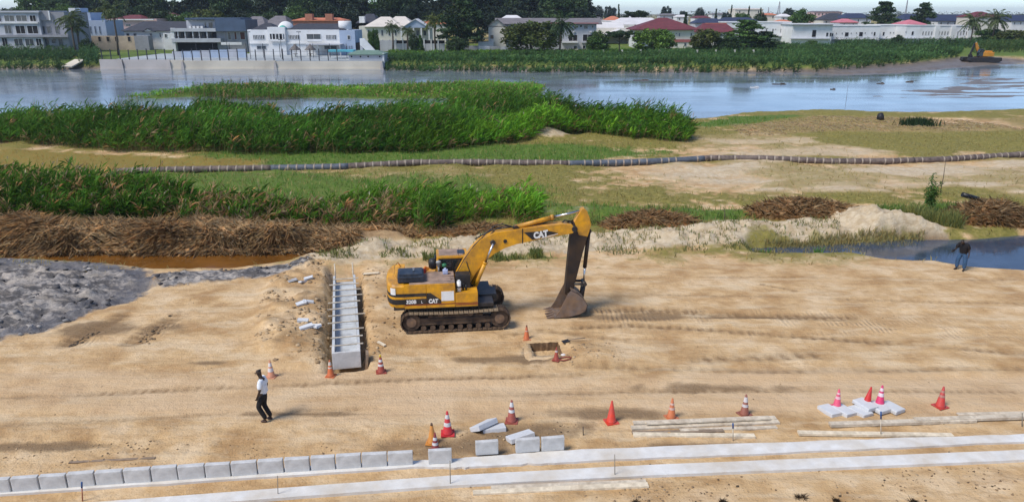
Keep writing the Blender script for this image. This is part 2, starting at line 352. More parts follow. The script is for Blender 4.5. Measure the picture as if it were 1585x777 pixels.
pale = np.clip(np.maximum.reduce([M['berm'], M['heap'], M['spur'], sandA*0.75, 0.35*M['far']*sst(290, 320, y)]), 0, 1)
straw = np.clip(M['straw'] + zone([(1130, 195), (1270, 180), (1500, 182), (1700, 184), (1600, 204), (1300, 206), (1150, 212)], 1.2, 1.5)*.42, 0, 1)
dry = np.maximum(dry, zone([(1165, 366), (1250, 364), (1340, 362), (1420, 362), (1445, 370), (1400, 376), (1300, 384), (1165, 390)], .5, .9)*.75); dryb = zone([(1220, 204), (1400, 198), (1700, 200), (1700, 232), (1400, 236), (1280, 222)], 1.2, 1.6); dry = np.maximum(dry, dryb*.85)
dmp = [(790, 556, 3.0, 0.35), (1130, 600, 3.4, .5), (320, 562, 0.8, .28), (1000, 490, 5, .5), (1160, 492, 4, .35), (150, 510, 2.0, .9), (250, 508, 1.4, .8), (480, 640, 2.5, .2), (720, 690, 3.8, .7), (830, 668, 2.4, .8), (960, 640, 2.5, .5), (60, 690, 3.0, .35), (1100, 690, 3.0, .3), (690, 500, 2.4, 1.2)]
damp = np.zeros_like(x)
for a, b, rx, ry in dmp:
    c = P(a, b); e = np.hypot((x - c.x)/rx, (y - c.y)/ry); damp = np.maximum(damp, 1 - sst(0.3, 1.25, e + 0.45*n2 + 0.45*n1))
damp = np.clip(damp*.75 + M['pit']*.8 + M['cut']*.45 + M['bank']*.8 + M['spoil']*(0.30 + 0.45*n2), 0, 1)
mud = np.clip(M['mudbank'] + M['shore']*(1 - M['isle'])*(1 - M['far']) + M['flats'], 0, 1)
road = M['road']*(0.75 + .4*n1)
A = dict(rut=M['rut'], road=road, dry=dry*(1 - straw*.6), green=green, clay=M['clay'], claywet=M['claywet'], pale=pale, straw=straw, damp=damp, mud=mud, ochre=ochre,
         tread=np.clip(zone([(880, 474), (1200, 482), (1600, 500), (1700, 530), (1300, 520), (960, 508)], .5, .3) + zone([(105, 530), (175, 490), (200, 492), (135, 534)], .15, .05) + zone([(205, 530), (262, 488), (288, 490), (235, 534)], .15, .05), 0, 1))
def ground_mat():
    m = bpy.data.materials.new('ground_cover'); m.use_nodes = True; nt = m.node_tree; b = nt.nodes['Principled BSDF']
    pos = nt.nodes.new('ShaderNodeTexCoord').outputs['Object']
    def at(n): a = nt.nodes.new('ShaderNodeAttribute'); a.attribute_name = n; return a.outputs['Fac']
    nA = noise(nt, 0.55, 6, .6, pos); nB = noise(nt, 3.5, 6, .62, pos); nC = noise(nt, 18, 4, .6, pos)
    st = noise(nt, 1.0, 5, .6, pos, (0.16, 1.5, 1)); st2 = noise(nt, 1.0, 6, .65, pos, (0.5, 4.0, 1))
    def edge(a, k=0.5):                # a mask whose border follows fine noise
        v = math_(nt, 'ADD', a, math_(nt, 'MULTIPLY', math_(nt, 'SUBTRACT', nB, 0.5), k)); return ramp(nt, v, [(0.25, (0, 0, 0)), (0.75, (1, 1, 1))])
    c = ramp(nt, nA, [(0.36, (0.43, 0.255, 0.11)), (0.5, (0.60, 0.40, 0.20)), (0.64, (0.71, 0.52, 0.31))])
    c = mixc(nt, ramp(nt, st, [(0.44, (0, 0, 0)), (0.68, (.35, .35, .35))]), c, (0.46, 0.295, 0.155))
    c = mixc(nt, ramp(nt, st2, [(0.58, (0, 0, 0)), (0.74, (.4, .4, .4))]), c, (0.34, 0.215, 0.11))
    c = mixc(nt, ramp(nt, nB, [(0.55, (0, 0, 0)), (0.75, (.35, .35, .35))]), c, (0.60, 0.47, 0.32))
    c = mixc(nt, ramp(nt, nC, [(0.60, (0, 0, 0)), (0.74, (.45, .45, .45))]), c, (0.27, 0.18, 0.10))
    nM = noise(nt, 1.5, 6, .68, pos, (.6, 1.3, 1)); c = mixc(nt, math_(nt, 'MULTIPLY', ramp(nt, nM, [(0.50, (0, 0, 0)), (0.64, (.6, .6, .6))]), math_(nt, 'SUBTRACT', 1.0, at('road'))), c, (0.42, 0.255, 0.115))
    nP = noise(nt, .9, 5, .6, pos, (.35, 1.2, 1)); c = mixc(nt, ramp(nt, nP, [(0.52, (0, 0, 0)), (0.66, (.6, .6, .6))]), c, (0.68, 0.53, 0.34))
    c = mixc(nt, math_(nt, 'MULTIPLY', at('road'), .75), c, ramp(nt, st, [(.35, (0.56, 0.38, 0.215)), (.65, (0.66, 0.48, 0.30))]))
    c = mixc(nt, edge(at('pale'), .6), c, ramp(nt, nB, [(0.3, (0.46, 0.35, 0.215)), (0.7, (0.64, 0.54, 0.385))]))
    c = mixc(nt, math_(nt, 'MULTIPLY', at('pale'), ramp(nt, nM, [(0.48, (0, 0, 0)), (0.62, (.7, .7, .7))])), c, (0.40, 0.29, 0.165))
    c = mixc(nt, math_(nt, 'MULTIPLY', edge(at('damp'), .7), .9), c, ramp(nt, nB, [(0.3, (0.14, 0.085, 0.042)), (0.7, (0.29, 0.19, 0.10))]))
    tr = nt.nodes.new('ShaderNodeTexWave'); tr.wave_type = 'BANDS'; tr.bands_direction = 'X'; tr.inputs['Scale'].default_value = 1.6; tr.inputs['Distortion'].default_value = 2.5; tr.inputs['Detail'].default_value = 3
    nt.links.new(pos, tr.inputs['Vector'])
    tm = math_(nt, 'MULTIPLY', at('tread'), ramp(nt, math_(nt, 'ADD', math_(nt, 'MULTIPLY', st, .5), math_(nt, 'MULTIPLY', nA, .5)), [(0.5, (0, 0, 0)), (0.6, (1, 1, 1))]))
    c = mixc(nt, math_(nt, 'MULTIPLY', math_(nt, 'MULTIPLY', tm, tr.outputs['Fac']), .30), c, (0.24, 0.155, 0.085))
    c = mixc(nt, math_(nt, 'MULTIPLY', math_(nt, 'MINIMUM', math_(nt, 'MULTIPLY', at('rut'), ramp(nt, nB, [(.3, (.6, .6, .6)), (.6, (1.6, 1.6, 1.6))])), 1.0), .9), c, (0.22, 0.135, 0.065))
    dryc = ramp(nt, nB, [(0.3, (0.135, 0.125, 0.025)), (0.55, (0.235, 0.20, 0.05)), (0.75, (0.36, 0.275, 0.10))])
    c = mixc(nt, edge(at('dry'), .9), c, dryc)
    c = mixc(nt, edge(at('ochre'), .5), c, ramp(nt, nB, [(0.3, (0.24, 0.135, 0.022)), (0.5, (0.26, 0.19, 0.045)), (0.7, (0.15, 0.17, 0.035))]))
    c = mixc(nt, edge(at('green'), .8), c, ramp(nt, nB, [(0.3, (0.055, 0.115, 0.015)), (0.7, (0.15, 0.20, 0.035))]))
    c = mixc(nt, edge(at('straw'), .5), c, ramp(nt, nB, [(0.3, (0.24, 0.145, 0.07)), (0.7, (0.46, 0.31, 0.16))]))
    clay = ramp(nt, nB, [(0.30, (0.06, 0.057, 0.06)), (0.43, (0.19, 0.18, 0.175)), (0.56, (0.385, 0.345, 0.305)), (0.74, (0.53, 0.455, 0.37))])
    clay = mixc(nt, ramp(nt, nM, [(.47, (0, 0, 0)), (.56, (.9, .9, .9))]), clay, (0.085, 0.079, 0.077)); clay = mixc(nt, ramp(nt, nP, [(.54, (0, 0, 0)), (.66, (.7, .7, .7))]), clay, (0.44, 0.38, 0.31))
    clay = mixc(nt, math_(nt, 'MULTIPLY', at('claywet'), .8), clay, (0.125, 0.12, 0.125))
    c = mixc(nt, edge(at('clay'), .95), c, clay)
    c = mixc(nt, edge(at('mud'), .4), c, ramp(nt, nA, [(0.3, (0.13, 0.105, 0.085)), (0.7, (0.22, 0.18, 0.145))]))
    nt.links.new(c, b.inputs['Base Color'])
    r = mixc(nt, math_(nt, 'MAXIMUM', at('mud'), at('claywet')), (0.92, .92, .92), (0.45, .45, .45)); nt.links.new(r, b.inputs['Roughness']); b.inputs['Specular IOR Level'].default_value = 0.25
    h = math_(nt, 'ADD', math_(nt, 'MULTIPLY', nB, .55), math_(nt, 'MULTIPLY', nC, .25)); h = math_(nt, 'ADD', h, math_(nt, 'MULTIPLY', st2, .45))
    h = math_(nt, 'ADD', h, math_(nt, 'MULTIPLY', math_(nt, 'MULTIPLY', tm, tr.outputs['Fac']), .3))
    bump(nt, b, h, 0.85, 0.16); return m
me = np_mesh('ground', np.stack([x, y, Z], 1), Fq, ground_mat(), smooth=True)
for k, v in A.items():
    at = me.attributes.new(k, 'FLOAT', 'POINT'); at.data.foreach_set('value', np.clip(v, 0, 1).astype(np.float32))
ground = tag(link('ground', me), kind='structure', label='tan sandy building site running back to marsh and far bank')

# ================================================================== WATER
def water(name, poly, z, col, rough, ripple, rscale, label, murk=0.0):
    m = bpy.data.materials.new(name); m.use_nodes = True; nt = m.node_tree; b = nt.nodes['Principled BSDF']
    pos = nt.nodes.new('ShaderNodeTexCoord').outputs['Object']
    c = ramp(nt, noise(nt, rscale*.2, 4, .6, pos), [(.35, tuple(v*.75 for v in col)), (.65, tuple(v*1.25 for v in col))]); nt.links.new(c, b.inputs['Base Color'])
    rr = ramp(nt, noise(nt, .05 if z < -.9 else .5, 4, .6, pos, (.35, 1.6, 1)), [(.4, (rough*.4,)*3), (.65, (rough*1.5,)*3)]); nt.links.new(rr, b.inputs['Roughness'])
    b.inputs['IOR'].default_value = 1.33; b.inputs['Specular IOR Level'].default_value = 0.5
    bump(nt, b, noise(nt, rscale, 3, .5, pos, (.6, 1.4, 1)), ripple, 0.05)
    bm = MB(); bm.poly([(p[0], p[1], z) for p in poly]); o = bm.build(name, m); return tag(o, kind='structure', label=label)
water('lake_water', [(-900, 62), (900, 62), (900, 330), (-900, 330)], LAKE_Z, (0.185, 0.215, 0.245), .13, .09, 1.0, 'smooth pale blue lake water between the reeds and the far bank')
cx = DITCH.mean(0); water('ditch_water', [(-60, 36.4), (-10, 36.4), (-10, 46), (-60, 46)], DITCH_Z, (0.16, 0.065, 0.012), .12, .05, 3.0, 'rusty brown water standing in the ditch under the straw bank')
water('pool_water', [(13, 33.5), (70, 31), (70, 46), (13, 46)], POOL_Z, (0.045, 0.065, 0.10), .10, .08, 3.0, 'dark blue pool of standing water beside the sand')

# ================================================================== GRASS, REEDS, STRAW
def inpoly(poly, n):
    lo, hi = poly.min(0), poly.max(0); out = []; c = 0
    while c < n:
        q = lo + (hi - lo)*rng.random((max(2000, n*2), 2)); q = q[sdist(q[:, 0], q[:, 1], poly) > 0]; out.append(q); c += len(q)
    return np.concatenate(out)[:n]
def blades(b, h, lean, wd, col):
    """b (n,3) roots; h (n,) heights; lean (n,2); tapered three-triangle blades"""
    n = len(b); a = rng.random(n)*math.pi*2; u = np.stack([np.cos(a), np.sin(a)*.4, 0*a], 1); u /= np.linalg.norm(u, axis=1)[:, None]; up = np.array([0, 0, 1.0])
    L = np.concatenate([lean, np.zeros((n, 1))], 1); mid = b + up*(h*.6)[:, None] + L*.4; tip = b + up*(h*(1 - .12*np.minimum(1.5, np.hypot(lean[:, 0], lean[:, 1])/np.maximum(h, .05))))[:, None] + L
    w_ = (np.asarray(wd)*np.ones(n))[:, None]
    V = np.stack([b - u*w_/2, b + u*w_/2, mid - u*w_*.42, mid + u*w_*.42, tip], 1).reshape(-1, 3)
    o = (np.arange(n)*5)[:, None]; Fc = np.concatenate([o + np.array([[0, 1, 3]]), o + np.array([[0, 3, 2]]), o + np.array([[2, 3, 4]])])
    return V, Fc, np.repeat(col, 5, axis=0)
def leaves(p, d, ln, wd, col):
    """diamond leaves from p along d"""
    n = len(p); s = np.cross(d, rng.normal(size=(n, 3))); s /= np.linalg.norm(s, axis=1)[:, None] + 1e-9
    mid = p + d*(ln*.45)[:, None]; tip = p + d*ln[:, None] - np.array([0, 0, 1])*(ln*.25)[:, None]
    V = np.stack([p, mid + s*(wd/2)[:, None], tip, mid - s*(wd/2)[:, None]], 1).reshape(-1, 3); o = (np.arange(n)*4)[:, None]
    return V, np.concatenate([o + np.array([[0, 1, 2]]), o + np.array([[0, 2, 3]])]), np.repeat(col, 4, axis=0)
def merge(parts):
    V = []; Fc = []; T = []; o = 0
    for v, f, t in parts: V.append(v); Fc.append(f + o); T.append(t); o += len(v)
    return np.concatenate(V), np.concatenate(Fc), np.concatenate(T)
def hue(n, base, spread=.3, warm=.15):
    k = 1 + spread*(rng.random(n)*2 - 1); wv = 1 + warm*(rng.random(n)*2 - 1); return np.stack([base[0]*k*wv, base[1]*k, base[2]*k/wv], 1)
def reeds(q, h0, h1, nl, leafw, leafl, base, lean=(.35, 0), brown=0.0, plume=0.06, low0=.22, lowb=.45, poly=None):
    if poly is not None:
        s_ = sdist(q[:, 0], q[:, 1], poly) + 1.3*fbm(q[:, 0]*.5, q[:, 1]*.5, 3, 89); kp = s_ > rng.random(len(q))*1.4 - .3; q = q[kp]; ef = .45 + .55*sst(0, 2.2, s_[kp])
    else: ef = 1.0
    n = len(q); z = lz(q[:, 0], q[:, 1]); z = np.maximum(z, LAKE_Z - .1)
    clump = .6*fbm(q[:, 0]*.25, q[:, 1]*.25, 3, 91) + .8*fbm(q[:, 0]*.09, q[:, 1]*.12, 2, 93); h = (h0 + (h1 - h0)*np.clip(.5 + .6*clump + .3*rng.normal(size=n), -.2, 1.25))*ef
    b = np.column_stack([q, z - .03]); ln = rng.normal(size=(n, 2))*.22*h[:, None]/2.5 + np.array(lean)*h[:, None]/3
    col = hue(n, base, .25)*np.clip(1 + .75*fbm(q[:, 0]*.11, q[:, 1]*.22, 3, 95), .45, 1.6)[:, None]; br = rng.random(n) < brown; col[br] = hue(br.sum(), (0.46, 0.34, 0.16), .3)
    parts = []
    sc_ = col*.9; sb = rng.random(n) < lowb; sc_[sb] = hue(sb.sum(), (0.36, 0.29, 0.11), .3); parts.append(blades(b, h, ln, leafw*.8, sc_))
    t = low0 + (1 - low0)*rng.random((n, nl)); pz = b[:, None, :] + np.concatenate([(ln[:, None, :]*(t**1.6)[..., None]), (h[:, None]*t*.93)[..., None]], 2)
    a = rng.random((n, nl))*2*math.pi; el = 1.05 + .30*rng.normal(size=(n, nl)); d = np.stack([np.cos(a)*np.cos(el) + .3, np.sin(a)*np.cos(el), np.sin(el)], 2).reshape(-1, 3); d /= np.linalg.norm(d, axis=1)[:, None]
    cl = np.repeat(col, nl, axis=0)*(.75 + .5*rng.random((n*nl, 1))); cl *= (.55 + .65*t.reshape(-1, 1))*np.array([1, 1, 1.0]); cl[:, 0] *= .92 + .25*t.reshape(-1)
    low = (t.reshape(-1) < .42) & (rng.random(n*nl) < lowb); cl[low] = hue(low.sum(), (0.36, 0.26, 0.11), .3)
    parts.append(leaves(pz.reshape(-1, 3), d, leafl*(.6 + .7*rng.random(n*nl)), leafw*(.7 + .6*rng.random(n*nl))*1.5, cl))
    k = rng.random(n) < plume
    if k.any():
        tip = b[k] + np.concatenate([ln[k], (h[k]*.95)[:, None]], 1); dd = np.tile(np.array([.35, 0, .9]), (k.sum(), 1)) + rng.normal(size=(k.sum(), 3))*.2
        parts.append(leaves(tip, dd/np.linalg.norm(dd, axis=1)[:, None], np.full(k.sum(), .38), np.full(k.sum(), .10), hue(k.sum(), (0.50, 0.40, 0.23), .2)))
    return merge(parts)
leafm = mat('reed_leaf', (1.0, 1.0, 1.0), .6, .08, 3, tint=True, bmp=0, spec=.3, transl=.40)
strawm = mat('dry_straw', (1.0, 1.0, 1.0), .8, .12, 3, tint=True, bmp=0, spec=.05, transl=.5)
def stuff(name, parts, m, label):
    V, Fc, T = merge(parts); o = link(name, np_mesh(name, V, Fc, m, T)); return tag(o, label, None, None, 'stuff')
GREEN = (0.120, 0.290, 0.032); LIME = (0.180, 0.400, 0.036)
B1 = wp([(-420, 214), (0, 222), (150, 234), (400, 241), (620, 238), (760, 222), (830, 204), (900, 208), (1000, 219), (1064, 222), (1068, 212), (980, 203), (900, 196), (800, 184), (660, 198), (500, 206), (200, 206), (0, 204), (-420, 200)])
B1t = wp([(690, 214), (760, 208), (830, 200), (890, 200), (860, 190), (780, 184), (690, 190)]); B1s = wp([(300, 214), (420, 214), (420, 204), (300, 204)])
B1a = wp([(560, 236), (640, 240), (770, 226), (900, 209), (1000, 219), (1066, 222), (1066, 214), (900, 200), (820, 190), (560, 205)])
q = inpoly(B1, 21000); q2 = inpoly(B1a, 7500); q6 = inpoly(B1t, 1500); q7 = inpoly(B1s, 700)
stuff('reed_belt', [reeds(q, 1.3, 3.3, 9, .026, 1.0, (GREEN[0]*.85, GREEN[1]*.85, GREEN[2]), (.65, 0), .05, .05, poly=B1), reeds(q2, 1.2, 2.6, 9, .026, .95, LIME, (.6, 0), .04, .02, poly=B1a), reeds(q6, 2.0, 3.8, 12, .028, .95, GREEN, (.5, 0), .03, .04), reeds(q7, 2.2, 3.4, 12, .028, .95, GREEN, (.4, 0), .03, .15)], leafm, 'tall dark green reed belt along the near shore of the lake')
B2 = wp([(-300, 345), (0, 343), (150, 342), (260, 340), (330, 334), (290, 322), (180, 312), (0, 308), (-300, 308)])
B3 = wp([(260, 350), (480, 354), (690, 356), (690, 344), (480, 335), (300, 322)]); B3b = wp([(430, 330), (560, 318), (700, 318), (830, 324), (840, 338), (700, 346), (480, 344)])
q = inpoly(B2, 5200); q2 = inpoly(B3, 1300); q3 = inpoly(B3b, 1500); q4 = inpoly(wp([(640, 356), (690, 352), (695, 362), (650, 366)]), 90); q5 = inpoly(wp([(790, 345), (835, 342), (835, 352), (795, 354)]), 60)
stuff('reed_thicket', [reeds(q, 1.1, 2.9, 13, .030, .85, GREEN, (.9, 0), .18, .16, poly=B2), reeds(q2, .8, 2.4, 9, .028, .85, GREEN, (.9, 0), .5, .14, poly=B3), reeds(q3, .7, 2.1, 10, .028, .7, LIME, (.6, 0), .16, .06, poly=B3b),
      reeds(q4, 1.6, 3.0, 12, .03, .8, GREEN), reeds(q5, 1.2, 2.0, 12, .03, .8, LIME)], leafm, 'green reed thicket with browning stems behind the straw bank')
q = inpoly(ISLE, 5200); q = q[(sdist(q[:, 0], q[:, 1], ISLE) > .6)]; qt = inpoly(wp([(290, 147), (350, 140), (450, 143), (470, 150), (380, 153)], -.6), 900); qt2 = inpoly(wp([(560, 141), (640, 136), (830, 136), (830, 143), (640, 147)], -.6), 700)
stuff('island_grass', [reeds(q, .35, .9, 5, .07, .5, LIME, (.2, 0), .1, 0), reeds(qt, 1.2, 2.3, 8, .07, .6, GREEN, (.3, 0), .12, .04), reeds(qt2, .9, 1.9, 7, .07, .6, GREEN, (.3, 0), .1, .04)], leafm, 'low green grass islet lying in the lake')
# far bank belts
FB1 = wp([(594, 108), (900, 111.5), (1290, 110), (1400, 102.5), (1480, 93), (1490, 84), (1300, 79), (1180, 77), (1000, 92), (750, 94), (600, 97)], -.6); FB2 = wp([(-300, 106.5), (0, 106.8), (95, 107), (118, 98), (118, 84), (0, 83), (-300, 82)], -.6)
FB3 = wp([(1290, 78), (1600, 78), (1700, 62), (1480, 62), (1290, 68)], 0); FB4 = wp([(600, 93), (900, 92), (1040, 89), (1040, 82), (900, 83), (600, 84)], 0)
def bank_reeds(poly, n, h0, h1, base):
    q = inpoly(poly, n); return reeds(q, h0, h1, 9, .10, 1.15, base, (.25, 0), .0, 0, .02, .02)
stuff('bank_reeds', [bank_reeds(FB1, 9000, .7, 1.7, (0.070, 0.155, 0.042)), bank_reeds(FB2, 3200, 1.0, 2.4, (0.058, 0.130, 0.040)), bank_reeds(FB3, 3600, 1.2, 2.6, (0.062, 0.138, 0.042)), bank_reeds(FB4, 1500, .3, .7, (0.12, 0.26, 0.03)),
      bank_reeds(wp([(122, 104), (152, 104), (152, 92), (130, 90)], -.5), 260, 1.5, 3.4, (0.058, 0.130, 0.040)), bank_reeds(wp([(1500, 88), (1700, 82), (1700, 66), (1530, 70)]), 1100, 1.4, 3.5, (0.07, 0.125, 0.03))], leafm, 'dense green reeds covering the far bank of the lake')
# short grass over the marsh, denser where the ground is green
gsel = (y > 33) & (y < 92) & (np.abs(x) < 80) & (M['shore'] < .5) & (M['bank'] < .4)
gw = np.where(gsel, np.clip(dry*.8 + green*1.2 - straw - .15, 0, 1)*np.gradient(ypos)[:, None].repeat(nx, 1).ravel()*np.gradient(xs)[None, :].repeat(ny, 0).ravel()*np.clip(60/y, .6, 1.6), 0); gw /= gw.sum()
k = rng.choice(len(x), 40000, p=gw); gp = np.column_stack([x[k] + rng.normal(size=len(k))*.12, y[k] + rng.normal(size=len(k))*.12]); gzv = lz(gp[:, 0], gp[:, 1])
och = sst(-1, 1, sdist(x[k], y[k], wp([(-300, 222), (200, 236), (420, 246), (380, 262), (-300, 268)]))); gcol = np.where((rng.random(len(k)) < och*.8)[:, None], hue(len(k), (.40, .25, .05), .3), np.where((rng.random(len(k)) < green[k]*.9)[:, None], hue(len(k), (0.14, 0.28, 0.035), .3), hue(len(k), (0.40, 0.32, 0.11), .35)))
gh = (.10 + .28*rng.random(len(k))**2)*(1 + .6*green[k])
stuff('marsh_grass', [blades(np.column_stack([gp, gzv - .02]), gh, rng.normal(size=(len(k), 2))*.14, .032, gcol), blades(np.column_stack([gp + .06, gzv - .02]), gh*.8, rng.normal(size=(len(k), 2))*.16, .032, gcol*.9)], leafm, 'patchy olive and green marsh grass between site and lake')
# fringe of grass on the near foot of the berm
fr = []
for poly, n, hh, base in ((wp([(655, 396), (760, 396), (900, 390), (905, 398), (760, 408), (655, 408)]), 2600, .35, (0.17, 0.20, 0.05)), (wp([(1170, 372), (1240, 370), (1330, 362), (1430, 360), (1440, 368), (1330, 378), (1240, 384), (1170, 388)]), 4200, .38, (0.36, 0.30, 0.12)),
                          (wp([(1250, 385), (1285, 383), (1285, 391), (1250, 391)]), 160, .4, (0.14, 0.27, 0.04)), (wp([(1172, 382), (1192, 380), (1192, 388), (1175, 388)]), 90, .4, (0.14, 0.27, 0.04)), (wp([(490, 400), (640, 395), (650, 402), (500, 408)]), 500, .25, (0.2, 0.21, 0.06)),
                          (wp([(920, 360), (1160, 350), (1300, 345), (1300, 366), (1160, 380), (930, 392)]), 1500, .25, (0.27, 0.26, 0.09)), (wp([(540, 380), (700, 376), (900, 368), (900, 388), (700, 396), (540, 398)]), 900, .25, (0.27, 0.26, 0.09)), (wp([(920, 388), (1160, 378), (1170, 386), (930, 394)]), 380, .22, (0.2, 0.21, 0.07)), (wp([(1380, 340), (1480, 338), (1490, 356), (1420, 352)]), 1500, .8, (0.24, 0.25, 0.07)), (wp([(1340, 330), (1400, 322), (1560, 318), (1580, 324), (1470, 342), (1380, 342)]), 1500, .5, (0.16, 0.25, 0.05)),
                          (wp([(910, 332), (990, 330), (1140, 338), (1160, 348), (1000, 352), (915, 356)]), 1300, .4, (0.17, 0.23, 0.05))):
    q = inpoly(poly, n); keep = fbm(q[:, 0]*.8, q[:, 1]*.8, 3, 97) > -.12; q = q[keep]; zz = lz(q[:, 0], q[:, 1]); n = len(q)
    fr.append(blades(np.column_stack([q, zz - .02]), hh*(.5 + .9*rng.random(n)), rng.normal(size=(n, 2))*.4*hh, .04, hue(n, base, .35, .2)))
stuff('fringe_grass', fr, leafm, 'thin tufts of grass along the foot of the pale sand berm')
# cut reed straw
def strawbed(q, lift, n_up, lo=.5, hi=1.5, base=(0.84, 0.61, 0.34)):
    n = len(q); zz = lz(q[:, 0], q[:, 1]); zz = np.maximum(zz, DITCH_Z)
    a = -1.1 + 1.9*fbm(q[:, 0]*.5, q[:, 1]*.7, 2, 99) + rng.normal(size=n)*.45 + np.where(rng.random(n) < .5, 0, math.pi); el = rng.normal(size=n)*.22 + .12*np.sign(np.sin(a)); up_ = rng.random(n) < n_up; el[up_] = .9 + .4*rng.normal(size=up_.sum())
    d = np.stack([np.cos(a)*np.cos(el), np.sin(a)*np.cos(el), np.sin(el)], 1); p = np.column_stack([q, zz + lift*rng.random(n)])
    ln = lo + (hi - lo)*rng.random(n); return leaves(p - d*(ln*.4)[:, None], d, ln, np.full(n, .024), hue(n, base, .16, .08)*(.85 + .25*rng.random((n, 1))))
S1 = wp([(-300, 356), (0, 352), (150, 356), (330, 356), (560, 366), (548, 380), (400, 382), (200, 383), (0, 383), (-300, 383)]); S2 = wp([(260, 338), (480, 344), (640, 352), (690, 354), (700, 366), (560, 366), (300, 358)])
stuff('cut_straw', [strawbed(inpoly(S1, 46000), .30, .03, .8, 1.9), strawbed(inpoly(S2, 7000), .3, .35, .6, 1.5), strawbed(inpoly(wp([(1130, 196), (1270, 182), (1500, 184), (1600, 200), (1300, 204), (1150, 212)]), 3000), .10, .05, .3, .9, (0.80, 0.62, 0.38))], strawm, 'long bank of flattened brown reed straw beside the ditch')
def heap(px, py, wx, wy, h, n, label, base=(0.80, 0.55, 0.29)):
    n = int(n*3.2); c = P(px, py); q = rng.normal(size=(n, 2))*.48; q = q[np.hypot(q[:, 0], q[:, 1]) < 1.05]; n = len(q); r2 = (q**2).sum(1)
    X = c.x + q[:, 0]*wx; Y = c.y + q[:, 1]*wy; zz = lz(X, Y); pz = zz + h*np.maximum(0, 1 - r2)*(.55 + .45*rng.random(n)) + .03
    a = rng.random(n)*2*math.pi; el = rng.normal(size=n)*.35; d = np.stack([np.cos(a)*np.cos(el), np.sin(a)*np.cos(el), np.sin(el)], 1); ln = .7 + 1.3*rng.random(n)
    z0 = gz(c.x, c.y); v, f, t = leaves(np.column_stack([X - c.x, Y - c.y, pz - z0]) - d*(ln*.4)[:, None], d, ln, np.full(n, .017), hue(n, base, .14, .08))
    # solid core so that the heap is not see-through
    g = []; fc = []; o = len(v)
    for i in range(9):
        rr = i/8
        for j in range(20):
            t_ = 2*math.pi*j/20; xx = c.x + wx*.95*rr*math.cos(t_); yy = c.y + wy*.95*rr*math.sin(t_); g.append((xx - c.x, yy - c.y, gz(xx, yy) - z0 + h*.72*max(0, 1 - rr*rr)*(1 + .2*random.uniform(-1, 1)) - .02 - .1*(rr > .95)))
    for i in range(8):
        for j in range(20):
            A_, B_, C_, D_ = o + i*20 + j, o + i*20 + (j+1) % 20, o + (i+1)*20 + (j+1) % 20, o + (i+1)*20 + j; fc += [(A_, B_, C_), (A_, C_, D_)]
    me = np_mesh('straw_heap', np.concatenate([v, np.array(g)]), np.concatenate([f, np.array(fc)]), strawm, np.concatenate([t, np.tile([[.40, .27, .14]], (len(g), 1))]))
    return tag(link('straw_heap', me, None, (c.x, c.y, z0)), label, 'straw heap', 'heaps of cut reed straw')
heap(1236, 333, 3.2, 1.6, 1.0, 2200, 'brown straw heap right beside the white sand mound')
heap(1532, 340, 2.9, 1.5, 1.15, 2200, 'straw heap on the sand bank behind the blue pool')
heap(1003, 350, 2.9, 1.2, .75, 1100, 'low straw heap on the green grass strip behind the sand berm')
heap(745, 366, 2.0, 1.0, .5, 600, 'small flat straw heap behind the excavator boom')
heap(40, 368, 2.6, 1.3, 1.0, 1500, 'rounded straw mound at the ditch bank beside the green thicket')
heap(250, 372, 2.4, 1.1, .7, 1000, 'straw mound on the ditch bank opposite the grey clay ridge')
# clay clods and ground litter
def clod_mesh(seed, r):
    rr = random.Random(seed); bm = bmesh.new(); bmesh.ops.create_icosphere(bm, subdivisions=1, radius=r)
    for v in bm.verts: v.co *= rr.uniform(.45, 1.35); v.co.z *= .6
    V = np.array([v.co[:] for v in bm.verts]); Fc = np.array([[v.index for v in f.verts] for f in bm.faces]); bm.free(); return V, Fc
CL = [clod_mesh(i, 1) for i in range(6)]
def scatter_clods(name, polys, m, label):
    parts = []
    for poly, n, r0, r1, cols in polys:
        q = inpoly(poly, n*2); q = q[np.argsort(-(fbm(q[:, 0]*.9, q[:, 1]*.9, 3, 107) + .5*rng.random(len(q))))][:n]; zz = lz(q[:, 0], q[:, 1])
        for i in range(n):
            V, Fc = CL[i % 6]; s = r0 + (r1 - r0)*rng.random()**3; a = rng.random()*6.3; ca, sa = math.cos(a), math.sin(a); V2 = V*s; V2 = np.stack([V2[:, 0]*ca - V2[:, 1]*sa, V2[:, 0]*sa + V2[:, 1]*ca, V2[:, 2]], 1) + np.array([q[i, 0], q[i, 1], zz[i] + s*.1])
            parts.append((V2, Fc, np.tile(np.array(cols[int(rng.integers(len(cols)))])*(.8 + .4*rng.random()), (len(V), 1))))
    return stuff(name, parts, m, label)
clodm = mat('clod_soil', (1, 1, 1), .95, .25, 9, tint=True, bmp=.5)
gr_ = [(0.09, 0.083, 0.08), (0.25, 0.235, 0.22), (0.40, 0.365, 0.33), (0.05, 0.047, 0.047), (0.15, 0.14, 0.13), (0.07, .065, .063)]; sn_ = [(0.44, 0.30, 0.16), (0.36, 0.24, 0.13), (0.50, 0.36, 0.21)]; dk_ = [(0.10, 0.07, 0.04), (0.2, 0.13, 0.07), (0.3, .2, .11)]
scatter_clods('clay_clods', [(CLAY, 460, .02, .19, gr_), (RIDGE, 130, .02, .14, gr_)], clodm, 'grey clay clods strewn over the dug heap by the ditch')
